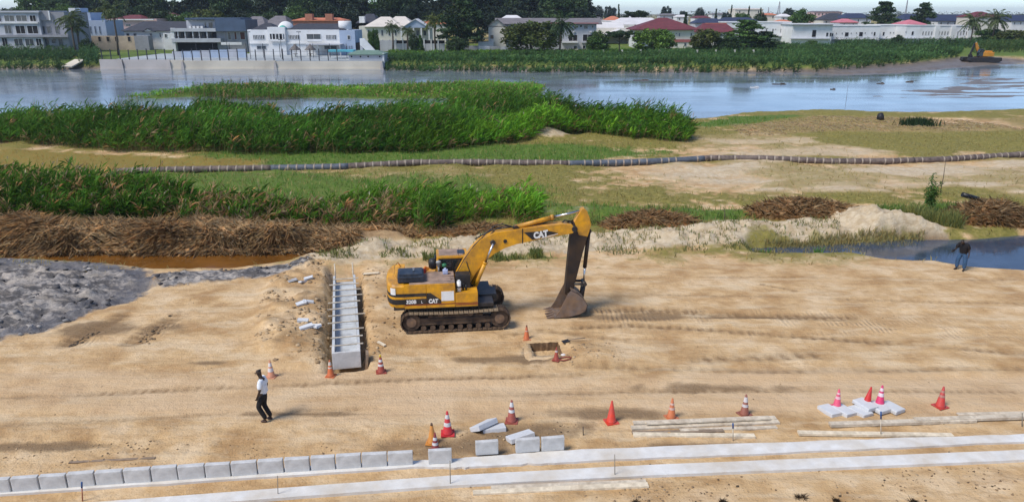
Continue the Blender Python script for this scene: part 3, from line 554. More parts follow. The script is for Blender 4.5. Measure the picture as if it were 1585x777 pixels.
scatter_clods('sand_clods', [(SPOIL, 420, .02, .14, sn_), (SPOIL2, 160, .02, .10, sn_), (wp([(0, 690), (640, 670), (900, 650), (900, 680), (640, 705), (0, 745)]), 500, .01, .045, sn_ + sn_ + dk_), (wp([(0, 420), (1585, 420), (1585, 777), (0, 777)]), 400, .008, .035, dk_ + sn_),
    (wp([(870, 535), (960, 530), (970, 560), (880, 566)]), 120, .02, .08, sn_), (wp([(900, 735), (1585, 720), (1585, 776), (900, 776)]), 420, .012, .05, dk_ + sn_), (wp([(100, 536), (175, 492), (185, 497), (115, 537)]), 80, .03, .11, dk_ + dk_ + gr_[:1]), (wp([(210, 530), (262, 488), (275, 492), (232, 532)]), 50, .03, .10, dk_)], clodm, 'crumbs of soil scattered over the sandy site')
# burnt scrub stumps at the near edge
for i, (a, b, s, lb) in enumerate(((1240, 770, .15, 'burnt black scrub tuft with the widest spread on the near sand'), (1295, 775, .10, 'small burnt scrub tuft between two larger ones'), (1120, 777, .10, 'tiny burnt scrub tuft beside the end of the plank pair'), (1415, 777, .10, 'scorched scrub tuft below the pale sand scrape'), (985, 778, .10, 'scorched scrub tuft beside the plank pair on the near sand'))):
    p = G(a, b); n = 130; aa = rng.random(n)*6.283; rr = rng.random(n)**.5*s; q0 = np.column_stack([rr*np.cos(aa), rr*np.sin(aa)*.7, np.full(n, -.01)])
    v, f, t = blades(q0, .02 + .07*rng.random(n), rng.normal(size=(n, 2))*.08, .016, hue(n, (0.07, 0.048, 0.03), .5)); tag(link('scrub_tuft', np_mesh('scrub_tuft', v, f, strawm, t), None, p), lb, 'scrub', 'burnt scrub tufts')

# ================================================================== EXCAVATOR
YEL = mat('machine_yellow', (0.74, 0.345, 0.008), .45, .14, 2.5, (0.24, 0.12, 0.04), .50, 2.1, bmp=.06, spec=.5)
BLK = mat('machine_black', (0.018, 0.018, 0.020), .5, .3, 4, (0.10, 0.07, 0.045), .25, 2, bmp=.1)
STEEL = mat('bare_steel', (0.55, 0.55, 0.55), .28, .15, 5, metal=1.0, bmp=0)
RUST = mat('track_iron', (0.032, 0.021, 0.016), .8, .4, 5, (0.19, 0.12, 0.07), .5, 2.2, bmp=.3)
DUSTY = mat('dusty_shoe', (0.36, 0.27, 0.17), .9, .25, 4, (0.10, 0.07, 0.05), .35, 3.0, bmp=.3)
DUSTDK = mat('dusty_deck', (0.36, 0.25, 0.19), .9, .25, 3, (0.12, 0.09, 0.07), .4, 2, bmp=.2)
GRIME = mat('grimy_arm', (0.020, 0.014, 0.012), .6, .5, 3, (0.085, 0.045, 0.018), .35, 1.8, bmp=.15)
BUCK = mat('worn_bucket', (0.145, 0.115, 0.10), .75, .45, 4, (0.27, 0.155, 0.075), .6, 2.2, bmp=.3)
NAVY = mat('engine_hood_paint', (0.020, 0.030, 0.048), .45, .35, 4, (0.10, 0.09, 0.08), .25, 2, bmp=.1)
GLASS = mat('dark_glass', (0.020, 0.026, 0.030), .08, .4, 2, bmp=0, spec=.8)
WHT = mat('white_decal', (0.78, 0.77, 0.74), .6, .06, 5, (0.45, .38, .28), .15, 4, bmp=0)
REDL = mat('red_line', (0.22, 0.035, 0.02), .6, .2, 5, bmp=0)
EX_YAW = R(6.84); EXO = Vector((-2.434, 29.095, 0.0)); EXO.z = 0.0
exc = thing('excavator', 'yellow crawler excavator with boom raised and bucket resting on the sand', 'excavator', EXO, EX_YAW)
ea = Vector((math.cos(EX_YAW), math.sin(EX_YAW), 0)); en = Vector((-math.sin(EX_YAW), math.cos(EX_YAW), 0))
def E_(px, py, c=0.0):                    # pixel on the machine's own upright plane -> local x, z
    d = Vector(ray(px, py)); t = (EXO.dot(en) + c - 0.0)/d.dot(en); p = Vector((0, 0, CAM_H)) + d*t; return ((p - EXO).dot(ea), p.z)
# tracks
TL, TH, TR = 3.55, 0.46, 0.44             # half run handled below
def track_path(n):
    hl = 1.78; r = .40; per = 4*hl + 2*math.pi*r; out = []
    for i in range(n):
        s = per*i/n
        if s < 2*hl: out.append((-hl + s, r*2 + .06 - .05*math.sin(math.pi*s/(2*hl)), 0.0))
        elif s < 2*hl + math.pi*r: a = (s - 2*hl)/r; out.append((hl + r*math.sin(a), r + .06 + r*math.cos(a), -a))
        elif s < 4*hl + math.pi*r: out.append((hl - (s - 2*hl - math.pi*r), .06, math.pi))
        else: a = (s - 4*hl - math.pi*r)/r; out.append((-hl - r*math.sin(a), r + .06 - r*math.cos(a), math.pi - a))
    return out
b = MB(); b.box((0, 0, 0), (.178, .60, .028)); b.box((-.07, 0, .026), (.022, .6, .03)); b.box((.0, 0, .024), (.018, .6, .024)); b.box((.06, 0, .024), (.018, .6, .024)); shoe = b.mesh('track_shoe', DUSTY); shoe2 = shoe.copy(); shoe2.materials.clear(); shoe2.materials.append(RUST)
b = MB(); b.cyl((0, -.16, 0), (0, .16, 0), .36, n=24); b.mi = 1; b.cyl((0, -.19, 0), (0, .19, 0), .2, n=20); b.cyl((0, -.21, 0), (0, .21, 0), .09, n=12); wheel = b.mesh('wheel', RUST, BUCK)
b = MB(); b.cyl((0, -.17, 0), (0, .17, 0), .11, n=12); roller = b.mesh('roller', RUST)
for s in (-1, 1):
    f = MB(); f.box((0, s*1.19, .44), (2.9, .26, .30), bev=.03); f.box((0, s*1.19, .63), (2.2, .18, .10)); f.box((1.3, s*1.36, .42), (.7, .03, .12)); f.box((-.4, s*1.36, .36), (2.1, .025, .05)); f.box((.2, s*1.36, .53), (2.4, .02, .03))
    t = f.build('track_frame', RUST, exc)
    for xx, zz, an in track_path(48): link('track_shoe', shoe if an == 0.0 else shoe2, t, (xx, s*1.19, zz), (0, -an, 0))
    link('sprocket', wheel, t, (-1.78, s*1.19, .46)); link('idler', wheel, t, (1.78, s*1.19, .46))
    for k in range(8): link('track_roller', roller, t, (-1.3 + k*.37, s*1.19, .185))
    for k in (-.6, .6): link('carrier_roller', roller, t, (k, s*1.19, .74))
b = MB(); b.box((0, 0, .62), (1.5, 2.1, .34), bev=.05); b.cyl((0, 0, .78), (0, 0, 1.0), .62, n=28); b.box((.75, 0, .55), (.5, 1.9, .2)); b.box((-.75, 0, .55), (.5, 1.9, .2)); b.build('undercarriage', RUST, exc)
# upper structure
b = MB(); b.box((-.45, 0, 1.06), (4.0, 2.60, .16), bev=.02); b.box((1.15, .0, 1.08), (1.2, .9, .22)); b.build('turntable_deck', BLK, exc)
def cw_ring(inset):
    pts = []; n = 14
    for i in range(n+1):
        a = -math.pi/2 + math.pi*i/n; ex = abs(math.cos(a))**.55; ey = abs(math.sin(a))**.75*(1 if a > 0 else -1); pts.append((-2.10 - (.64 - inset)*ex, (1.36 - inset)*ey))
    return [(-2.02, -1.36 + inset)] + pts + [(-2.02, 1.36 - inset)]
cw = MB(); levels = [(1.02, .16, 0), (1.10, .03, 0), (1.24, 0, 1), (1.46, 0, 0), (1.56, 0, 1), (1.70, 0, 0), (1.98, 0, 0), (2.06, .06, 0)]
rings = [[cw.bm.verts.new((px, py, zz)) for px, py in cw_ring(ins)] for zz, ins, _ in levels]
for i in range(len(levels)-1):
    for j in range(len(rings[0])):
        f = cw.bm.faces.new([rings[i][j], rings[i][(j+1) % len(rings[0])], rings[i+1][(j+1) % len(rings[0])], rings[i+1][j]]); f.material_index = levels[i][2]
cw.bm.faces.new(rings[-1]); cw.bm.faces.new(rings[0][::-1])
bmesh.ops.recalc_face_normals(cw.bm, faces=cw.bm.faces[:]); cwo = cw.build('counterweight', [YEL, BLK], exc)
b = MB(); ring = [(-2.10 - .64*abs(math.cos(a_))**.55 - .012, -1.36*abs(math.sin(a_))**.75 - .014) for a_ in np.linspace(1.40, 1.05, 6)]
for (x0_, y0_), (x1_, y1_) in zip(ring, ring[1:]): b.poly([(x0_, y0_, 1.66), (x1_, y1_, 1.66), (x1_, y1_, 1.94), (x0_, y0_, 1.94)])
b.build('notice_plate', WHT, cwo)
Ys = -1.36
def door(name, x0, x1, z0, z1, m=YEL):
    b = MB(); b.box(((x0+x1)/2, Ys + .04, (z0+z1)/2), (x1 - x0 - .012, .09, z1 - z0), bev=.018); return b.build(name, m, exc)
d1 = door('engine_door', -2.02, -1.14, 1.06, 2.06); d2 = door('pump_door', -1.14, 0.0, 1.06, 2.06)
d1b = MB(); d1b.box((-1.58, Ys - .008, 1.635), (.862, .012, .13)); d1b.box((-1.58, Ys - .008, 1.355), (.862, .012, .22)); d1b.build('black_stripe', BLK, d1)
d2b = MB(); d2b.prism([(-1.13, 1.245), (-1.13, 1.70), (-.98, 1.70), (-.56, 1.38), (-.56, 1.245)], Ys - .014, Ys - .002); d2b.build('black_stripe', BLK, d2)
d2w = MB(); d2w.box((-.30, Ys - .010, 1.54), (.50, .012, .40)); d2w.build('white_panel', WHT, d2)
b = MB(); b.box((-.56, Ys - .010, 1.215), (2.9, .010, .035)); b.build('red_line', REDL, exc)
b = MB(); b.box((-1.0, -.62, 1.55), (2.04, 1.34, .96)); b.box((-1.0, .78, 1.45), (2.04, 1.1, .80)); b.build('engine_bay', YEL, exc)
b = MB(); b.box((-.90, -.62, 2.055), (1.8, 1.40, .05), bev=.015); b.box((-.4, -.9, 2.09), (.5, .5, .03)); b.cyl((-.7, -.55, 2.08), (.0, -.62, 2.12), .018, n=6); b.cyl((-.8, -.75, 2.08), (-.05, -.95, 2.12), .014, n=6); b.build('engine_deck', DUSTDK, exc)
hd = MB(); hd.box((-1.74, -.66, 2.22), (1.04, 1.02, .28), bev=.07); hd.box((-1.74, -.70, 2.37), (.94, .80, .12), bev=.05); hd = hd.build('engine_hood', NAVY, exc)
b = MB()
for k in range(7): b.box((-2.12 + k*.12, -1.175, 2.26), (.075, .012, .05))
for k in range(5): b.box((-1.98 + k*.12, -1.11, 2.38), (.075, .012, .035))
b.build('vent', BLK, hd); b = MB(); b.cyl((-1.62, -.75, 2.42), (-1.62, -.75, 2.53), .035, n=8); b.box((-1.62, -.75, 2.54), (.10, .07, .05), bev=.01); b.build('exhaust_cap', STEEL, hd)
b = MB(); b.tube([(-2.2, -1.05, 2.05), (-2.32, -.95, 2.26), (-2.42, -.5, 2.28), (-2.42, .5, 2.28), (-2.3, .95, 2.26), (-2.2, 1.05, 2.05)], .022, 8); b.build('handrail', YEL, exc)
# tool box and tank ahead of the pump door
b = MB(); b.box((.46, -1.02, 1.35), (.90, .70, .58), bev=.02); tb = b.build('tool_box', YEL, exc); b = MB(); b.box((.46, -1.376, 1.155), (.88, .006, .04)); b.build('red_stripe', REDL, tb)
b = MB(); b.box((.35, -.6, 1.9), (.6, .5, .62), bev=.03); b.build('valve_housing', BLK, exc)
b = MB(); b.cyl((.17, -1.14, 1.64), (.17, -1.14, 2.06), .085, n=14); b.cyl((.17, -1.14, 2.06), (.17, -1.14, 2.11), .05, n=10); b.build('hydraulic_filter', WHT, exc)
b = MB(); b.cyl((.17, -1.14, 1.80), (.17, -1.14, 1.86), .09, n=14); b.build('filter_band', BLK, exc)
for xx, hh in ((.34, .3), (.46, .22)): b = MB(); b.cyl((xx, -1.05, 1.64), (xx, -1.05, 1.64 + hh), .04, n=8); b.build('hose_fitting', BLK, exc)
# cab
cp = [(-.68, 1.12), (.98, 1.12), (1.08, 1.65), (.92, 2.05), (.55, 2.54), (-.62, 2.54), (-.72, 2.35)]
cb = MB(); cb.prism(cp, .36, 1.36, .03); cab = cb.build('cab', BLK, exc)
b = MB(); b.box((-.02, .86, 2.59), (1.30, 1.06, .10), bev=.03); rf = b.build('cab_roof', YEL, cab); b = MB(); b.box((-.06, .88, 2.648), (1.02, .84, .03), bev=.012); b.build('roof_panel', DUSTDK, rf)
b = MB(); b.box((.36, .84, 2.655), (.30, .5, .05), bev=.01); b.build('roof_hatch', NAVY, rf)
b = MB()
for pf in ([(-.58, 1.85), (-.06, 1.85), (-.06, 2.46), (-.58, 2.46)], [(.02, 1.70), (.80, 1.70), (.80, 2.08), (.48, 2.46), (.02, 2.46)]): b.prism(pf, .345, .358)
b.build('side_window', GLASS, cab)
b = MB(); b.box((-.735, .86, 2.2), (.02, .8, .5)); b.build('rear_window', GLASS, cab)
b = MB(); b.box((-.64, .33, 1.84), (.09, .05, 1.40), bev=.01); b.build('cab_pillar', YEL, cab)
b = MB(); b.lathe([(.10, 0), (.19, .06), (.20, .3), (.15, .42), (.06, .46)], 16, (-.82, .55, 2.05)); b.build('air_cleaner', BLK, exc)
b = MB(); b.lathe([(.09, 0), (.09, .12), (.11, .13), (.09, .2), (.02, .22)], 14, (-.60, .2, 2.30), ); b.cyl((-.60, .2, 1.98), (-.60, .2, 2.31), .04, n=8); b.build('mirror_lamp', mat('dusty_lamp', (.40, .39, .36), .5, .2, 5), exc)
b = MB(); b.cyl((-.36, .1, 2.0), (-.36, .1, 2.26), .035, n=8); b.lathe([(.05, 0), (.10, .03), (.10, .13), (.04, .16)], 14, (-.36, .1, 2.26)); b.build('pre_cleaner', mat('green_bowl', (0.03, 0.16, 0.07), .35, .1, 4, bmp=0), exc)
b = MB(); b.box((-.34, -.25, 2.18), (.22, .18, .20), bev=.05); b.cyl((-.34, -.25, 2.26), (-.34, -.25, 2.34), .04, n=8); tag(b.build('jerrycan', mat('pale_blue_plastic', (0.42, 0.46, 0.62), .4, .12, 4, bmp=0), None, EXO, (0, 0, EX_YAW)), 'pale blue jerrycan standing on the excavator deck beside the cab', 'jerrycan')
b = MB(); b.box((-1.22, .15, 2.12), (.22, .18, .12), bev=.05); b.box((-1.10, .05, 2.24), (.2, .14, .12), Matrix.Rotation(.5, 3, 'Y'), bev=.04); b.mi = 1; b.box((-1.2, -.02, 2.16), (.12, .1, .24), bev=.03)
tag(b.jitter(.02, 3).build('rag', [mat('orange_cloth', (0.62, 0.19, 0.02), .9, .2, 6), mat('red_cloth', (0.30, 0.03, 0.02), .9, .2, 6)], None, EXO, (0, 0, EX_YAW)), 'crumpled orange and red cloth lying on the excavator deck', 'cloth')
b = MB(); b.cyl((.25, .40, 2.6), (.25, .40, 3.0), .008, n=5); b.cyl((-.72, .37, 2.4), (-.72, .37, 2.9), .008, n=5); b.build('aerial', BLK, cab)
# boom: outline measured on its near plate
def prof(pts, c): return [E_(a, bb, c) for a, bb in pts]
BO = [(703, 436), (706, 426), (718, 404), (730, 386), (745, 370), (767, 360), (808, 354.5), (845, 350), (872, 347), (886, 349), (891, 355), (887, 361), (879, 363), (850, 367), (823, 373.5), (800, 378), (782, 384), (764, 394), (748, 408), (736, 424), (728, 438), (716, 444)]
b = MB(); b.prism(prof(BO, -.25), -.25, .25, .02); boom = b.build('boom', YEL, exc)
bx, bz = E_(763, 376, -.3)
b = MB(); b.cyl((bx, -.33, bz), (bx, .33, bz), .11, n=16); px_, pz_ = E_(782, 373.5, -.26); b.cyl((px_, -.275, pz_), (px_, .275, pz_), .085, n=6); px_, pz_ = E_(889, 354, -.2); b.cyl((px_, -.3, pz_), (px_, .3, pz_), .12, n=16); b.build('pivot_pin', BLK, boom)
b = MB(); b.prism(prof([(811, 360), (847, 357), (863, 360.5), (828, 370), (824, 371)], -.25), -.262, -.252); b.build('black_decal', BLK, boom)
b = MB(); b.prism(prof([(838, 368), (863.5, 361.4), (863.5, 362.1), (838, 368.9)], -.25), -.266, -.2625); b.build('decal_line', WHT, boom)
b = MB(); pp = prof([(808, 354), (809.5, 354), (809.5, 377), (808, 377)], -.25); b.prism(pp, -.262, -.251); b.build('weld_seam', GRIME, boom)
bcx, bcz = E_(733, 452, -.55)
for s in (-1, 1):
    y0 = s*.42; m_ = (bcx*.38 + bx*.62, bcz*.38 + bz*.62); q_ = (bcx*.42 + bx*.58, bcz*.42 + bz*.58)
    b = MB(); b.cyl((bcx, y0, bcz), (m_[0], y0, m_[1]), .085, n=14); b.cyl((q_[0], y0, q_[1]), (m_[0], y0, m_[1]), .105, n=14); cy = b.build('boom_cylinder', YEL, exc)
    b = MB(); b.cyl((m_[0], y0, m_[1]), (bx, y0, bz), .045, n=12); b.build('cylinder_rod', STEEL, cy)
# stick cylinder on top of the boom
a0 = E_(797, 352, 0); a1 = E_(857, 336, 0); a2 = E_(904, 325.5, 0)
b = MB(); b.cyl((a0[0], 0, a0[1]), (a1[0], 0, a1[1]), .095, n=14); b.cyl((a1[0] - .12, 0, a1[1] - .03), (a1[0], 0, a1[1]), .115, n=14); sc_y = b.build('stick_cylinder', YEL, exc)
b = MB(); b.cyl((a1[0], 0, a1[1]), (a2[0], 0, a2[1]), .05, n=12); b.build('cylinder_rod', STEEL, sc_y)
b = MB(); b.box((a0[0] + .05, 0, a0[1] - .12), (.26, .24, .28), bev=.02); b.cyl((a0[0] + .05, -.16, a0[1]), (a0[0] + .05, .16, a0[1]), .10, n=12); b.build('cylinder_bracket', GRIME, exc)
def hose(pts, yo, r=.022): b = MB(); b.tube([(*[E_(a, c, yo)[0]], yo, E_(a, c, yo)[1]) for a, c in pts], r, 6); return b.build('hydraulic_hose', BLK, boom)
hose([(700, 446), (706, 425), (718, 402), (733, 381), (752, 362), (766, 349), (778, 347), (792, 351)], -.2); hose([(705, 446), (710, 424), (722, 403), (737, 383), (757, 364), (770, 353), (783, 350), (796, 353)], -.1); hose([(735, 370), (760, 357), (790, 352), (840, 346), (876, 345), (890, 340)], .12, .03)
hose([(709, 441), (716, 428), (724, 432), (729, 425), (724, 412), (722, 405)], -.27, .018); hose([(868, 347), (874, 341), (882, 342), (888, 347)], .0, .03); hose([(700, 432), (712, 433), (722, 440), (730, 442)], -.28, .018)
# stick: yellow head, grimy arm
ST = [(901, 324), (905, 323), (909, 327), (913, 338), (915, 348), (912, 358), (902, 392), (892, 432), (887, 452), (880, 458), (874, 455), (877.5, 420), (881, 385), (883.5, 364), (885, 354), (889, 344)]
sp_ = prof(ST, -.17)
b = MB(); b.prism(prof([(901, 324), (905, 323), (909, 327), (913, 338), (915, 348), (912, 359), (909.5, 366.5), (896, 364), (889, 344)], -.17), -.17, .17, .015); stick = b.build('stick_head', YEL, exc)
b = MB(); b.prism(prof([(909.6, 366.5), (902, 392), (892, 432), (887, 452), (880, 458), (874, 455), (877.5, 420), (881, 385), (883.5, 364), (885, 354), (889, 344), (896, 364)], -.168), -.165, .165, .012); arm = b.build('stick', GRIME, exc)
c0 = E_(911.5, 357, 0); c1 = E_(905, 414, 0); c2 = E_(903.5, 437, 0); e0 = E_(887, 437, 0); bk = E_(899, 463, 0); pv = E_(880, 455, 0)
b = MB(); b.cyl((c0[0], 0, c0[1]), (c1[0], 0, c1[1]), .085, n=14); b.cyl((c0[0], -.14, c0[1]), (c0[0], .14, c0[1]), .09, n=12); bc = b.build('bucket_cylinder', GRIME, exc)
b = MB(); b.cyl((c1[0], 0, c1[1]), (c2[0], 0, c2[1]), .045, n=12); b.build('cylinder_rod', STEEL, bc)
for s in (-1, 1):
    b = MB(); b.cyl((e0[0], s*.2, e0[1]), (c2[0], s*.2, c2[1]), .06, n=8); b.build('link_arm', BLK, exc)
b = MB(); b.cyl((c2[0], 0, c2[1]), (bk[0], 0, bk[1]), .11, n=10); b.cyl((c2[0], -.26, c2[1]), (c2[0], .26, c2[1]), .09, n=12); b.cyl((bk[0], -.3, bk[1]), (bk[0], .3, bk[1]), .08, n=12); b.build('bucket_link', BLK, exc)
# bucket
BW = .56
outer = prof([(884, 455), (893, 459), (903, 467), (908.5, 477), (906, 486), (897, 491), (880, 495), (858, 497)], -BW); dz = min(z_ for _, z_ in outer) - .02
outer = [(a, max(.02, bb - dz)) for a, bb in outer]; inner = [(a, max(.05, bb - dz)) for a, bb in prof([(866, 486), (874, 470), (880, 459)], -BW)]
b = MB()
for s in (-1, 1): b.prism(outer + inner, s*BW - .018, s*BW + .018)
for p0, p1 in zip(outer, outer[1:]):
    d = Vector((p1[0]-p0[0], 0, p1[1]-p0[1])); n_ = Vector((-d.z, 0, d.x)).normalized()*.025
    vs = [(p0[0], -BW, p0[1]), (p1[0], -BW, p1[1]), (p1[0], BW, p1[1]), (p0[0], BW, p0[1])]; v2 = [(v[0] + n_.x, v[1], v[2] + n_.z) for v in vs]; b.poly(vs); b.poly(v2[::-1])
b.box((outer[-1][0] + .05, 0, outer[-1][1] + .02), (.16, 2*BW + .06, .045)); bucket = b.build('bucket', BUCK, exc)
for s in (-1, 1):
    b = MB(); b.prism([(pv[0] - .10, pv[1] + .12), (pv[0] + .12, pv[1] + .1), (bk[0] + .12, bk[1] + .02), (bk[0] + .05, bk[1] - .18), (pv[0] - .02, pv[1] - .22)], s*.22 - .025, s*.22 + .025); b.build('bucket_ear', BUCK, bucket)
b = MB(); hx_ = E_(903, 481, -BW); b.cyl((hx_[0], -BW - .03, hx_[1] - dz), (hx_[0], -BW + .02, hx_[1] - dz), .12, n=14); b.build('wear_disc', BUCK, bucket)
b = MB(); b.prism([(0, .05), (.05, -.03), (-.30, -.05), (-.32, -.03)], -.055, .055); tooth = b.mesh('tooth', BUCK)
for k in range(5): link('tooth', tooth, bucket, (outer[-1][0] - .0, -BW + .08 + k*(2*BW - .16)/4, outer[-1][1] + .03))
# lettering
def text(body, size, m, name, parent, x0, z0, yy, ang=0.0, bold=.0, shear=0.0, sx=1.0, M=None):
    cu = bpy.data.curves.new(name, 'FONT'); cu.body = body; cu.size = size; cu.offset = bold; cu.extrude = .002; cu.resolution_u = 3; cu.space_character = 1.02
    o = bpy.data.objects.new(name, cu); C.objects.link(o); dg = bpy.context.evaluated_depsgraph_get(); dg.update(); me = bpy.data.meshes.new_from_object(o.evaluated_get(dg)); bpy.data.objects.remove(o)
    ca, sa = math.cos(ang), math.sin(ang)
    for v in me.vertices:
        a, bb, dd = v.co.x*sx + shear*v.co.y, v.co.y, v.co.z; v.co = (x0 + a*ca - bb*sa, yy - dd, z0 + a*sa + bb*ca)
    me.materials.clear(); me.materials.append(m); return link(name, me, parent)
tx, tz = E_(826.5, 369.3, -.26); text('CAT', .36, WHT, 'lettering', boom, tx, tz, -.268, R(9), .022, .05, .82)
text('320B', .20, WHT, 'lettering', d1, -1.95, 1.285, Ys - .018, 0, .010, .05, .95); text('L', .15, WHT, 'lettering', d1, -1.36, 1.285, Ys - .018, 0, .002, 0, 1)
text('CAT', .23, WHT, 'lettering', d2, -1.06, 1.275, Ys - .019, 0, .014, .05, .80)

# ================================================================== DRAIN, KERBS, CONES, TIMBER
CONC = mat('cast_concrete', (0.57, 0.56, 0.54), .9, .14, 5, (0.26, 0.24, 0.21), .28, 1.5, bmp=.25)
CONCW = mat('fresh_concrete', (0.68, 0.66, 0.62), .92, .10, 3, (0.50, 0.41, 0.29), .42, .8, bmp=.3)
CONCL = mat('pale_block', (0.60, 0.61, 0.62), .9, .10, 5, (0.42, 0.37, 0.30), .22, 2.2, bmp=.25)
WOOD = mat('weathered_timber', (0.64, 0.55, 0.42), .85, .2, 7, (0.30, 0.22, 0.14), .4, 3, bmp=.3)
WOODY = mat('yellow_timber', (0.74, 0.63, 0.46), .85, .18, 7, (0.34, 0.25, 0.15), .35, 3, bmp=.3)
WOODD = mat('old_timber', (0.26, 0.19, 0.13), .9, .25, 7, bmp=.3)
DRM = mat('drain_concrete', (0.52, 0.54, 0.55), .85, .12, 4, (0.28, 0.28, 0.27), .3, 1.4, bmp=.2)
du = Vector((DR1.x - DR0.x, DR1.y - DR0.y, 0)); DL = du.length; dr_yaw = math.atan2(du.y, du.x) - math.pi/2
drain = thing('drain_channel', 'open concrete drain channel with catch basin and cross struts in a trench', 'drain', (DR0.x, DR0.y, 0), dr_yaw)
seg = 1.05; n = int((DL - .75)/seg)
for s in (-1, 1):
    for k in range(n):
        b = MB(); b.box((s*.47, .78 + seg*(k + .5), -.04), (.10, seg - .012, .66), bev=.008); b.build('wall_panel', DRM, drain)
for k in range(n): b = MB(); b.box((0, .78 + seg*(k + .5), -.10), (.82, seg - .03, .10)); b.build('floor_slab', DRM, drain)
for k in range(11):
    L_ = random.uniform(1.15, 1.55); o_ = random.uniform(-.12, .12); b = MB(); b.box((o_, 1.05 + k*(n*seg - .5)/10.5, .325), (L_, .045, .04), random.uniform(-.05, .05)); b.build('strut', WOOD, drain)
b = MB()
for c_, d_ in (((0, .05, .18), (1.02, .10, .66)), ((0, .70, .02), (.82, .10, .34)), ((-.46, .375, .18), (.10, .55, .66)), ((.46, .375, .18), (.10, .55, .66)), ((0, .37, -.1), (.82, .56, .08))): b.box(c_, d_, bev=.012)
b.build('catch_basin', CONC, drain)
b = MB()
for k in range(26): a_ = random.uniform(-.36, .36); c_ = random.uniform(.15, .62); b.cyl((a_, c_, -.02), (a_ + random.uniform(-.1, .1), c_ + random.uniform(-.1, .1), random.uniform(.05, .32)), .006, n=4)
b.build('rebar', mat('rebar_iron', (0.13, 0.13, 0.115), .8, .3, 8), drain)
for s in (-1, 1): b = MB(); b.cyl((s*.42, n*seg + .9, -.4), (s*.42, n*seg + .95, .85), .032, n=8); b.build('post', WOOD, drain)
b = MB(); b.box((.72, .25, .0), (.10, .40, .62), Matrix.Rotation(.12, 3, 'Y')); b.build('form_board', WOODD, drain)
# kerb blocks standing in line
def kerb_mesh(name, L, T, Hh, m, sd):
    b = MB(); r = random.Random(sd); b.box((0, 0, Hh/2), (L, T, Hh), bev=.022); b.jitter(.004, sd); return b.mesh(name, m)
def block(p, L, T, Hh, rot, label, group=None, m=CONCL, name='kerb_block', sd=0):
    return tag(link(name, kerb_mesh(name, L, T, Hh, m, sd), None, p, rot), label, 'kerb block', group)
edges = [(-26, 763.5), (18, 761), (62, 757.5), (105, 754.5), (148, 751), (192, 748), (235, 745.5), (276, 742.5), (318, 739.5), (358, 737), (399, 734), (440, 731), (481, 728.5), (520, 726), (560, 723.5), (600, 721), (640, 719)]
STRIP_Z = .05
for i in range(16):
    a_, b_ = P(*edges[i], STRIP_Z), P(*edges[i+1], STRIP_Z); mid = (a_ + b_)/2; d = b_ - a_; an = math.atan2(d.y, d.x); back_ = Vector((-math.sin(an), math.cos(an), 0))*.075
    mid += back_; mid.z = -.02; gr = random.uniform(.025, .05)
    block(mid, d.length - gr, .15, .475 + random.uniform(-.012, .012), (random.uniform(-.02, .02), 0, an + random.uniform(-.012, .012)), 'grey concrete kerb block standing in the long unbroken row', 'kerb blocks standing in the row', CONC, sd=i)
for (a_, b_, lb) in (((663, 718.5), (700, 716.5), 'upright kerb block alone in front of the striped cone pair'), ((736, 705), (772, 702.5), 'upright kerb block standing alone below the tumbled blocks'), ((798, 701.5), (836, 698.5), 'upright kerb block of the pair, on the side of the tumbled blocks'), ((838, 699), (874, 696), 'upright kerb block of the pair, where the bare concrete strip begins')):
    p0, p1 = P(*a_, STRIP_Z), P(*b_, STRIP_Z); d = p1 - p0; an = math.atan2(d.y, d.x); mid = (p0 + p1)/2 + Vector((-math.sin(an), math.cos(an), 0))*.07; mid.z = STRIP_Z
    block(mid, d.length - .02, .14, .43, (0, 0, an), lb, m=CONC, sd=77)
p = G(737, 668); block(p + Vector((.08, .32, .02)), .82, .16, .44, (R(62), R(4), R(48)), 'pale kerb block tipped up against another on disturbed sand', sd=81)
p = G(762, 664); block(p + Vector((.0, .18, .0)), .72, .15, .42, (R(80), 0, R(12)), 'pale kerb block lying flat under the tipped one', sd=82)
p = G(802, 682); block(p + Vector((-.02, .26, .05)), .80, .15, .42, (R(76), R(-3), R(26)), 'pale kerb block with a dark lifting hole lying on churned sand', sd=83)
for i, (a_, b_, an, zt, lb) in enumerate(((1284, 638, 22, 0, 'flat kerb block at the bare sand end of the laid-out set'), (1306, 638, 24, 0, 'flat kerb block just below the plain pink cone'), (1331, 639, 26, 0, 'half buried flat kerb block below the rest of the set'), (1338, 632, 26, .08, 'raised flat kerb block leaning over its neighbour below the plain red cone'), (1358, 634, 26, .02, 'flat kerb block under the banded pink cone'), (1380, 633, 28, 0, 'flat kerb block at the end of the set beside the long planks'))):
    p = G(a_, b_); b = MB(); b.box((0, 0, .08), (.46, .64, .14), bev=.03); b.jitter(.006, i); tag(b.build('kerb_block', CONCL, None, p + Vector((0, 0, zt - .02)), (R(3)*(zt > .05), R(2), R(an))), lb, 'kerb block')
# broken pavers beside the drain
for i, (a_, b_, w_, an, lb) in enumerate(((453, 436, .42, .6, 'grey broken paver nearest the clay ridge'), (469, 438, .40, 1.0, 'grey broken paver propped beside a darker one on the spoil'), (478, 432, .42, .3, 'darker grey broken paver by the clay ridge'), (467, 471, .45, .4, 'thin grey paver slab leaning on a second slab'), (477, 469, .45, .3, 'second thin grey paver slab on the spoil heap'), (469, 498, .42, .1, 'small grey paver lying above a sprawled pair'), (475, 508, .55, .5, 'long grey paver sloping on the spoil heap'), (488, 507, .55, -.6, 'long grey paver crossing another beside the trench'))):
    p = G(a_, b_); b = MB(); b.box((0, 0, .06), (w_, w_*.48, .09), bev=.015); b.jitter(.015, i); tag(b.build('paver', CONCL, None, p + Vector((0, 0, .01)), (random.uniform(-.3, .3), random.uniform(-.25, .25), an)), lb, 'paver', 'pavers thrown on the spoil heap')
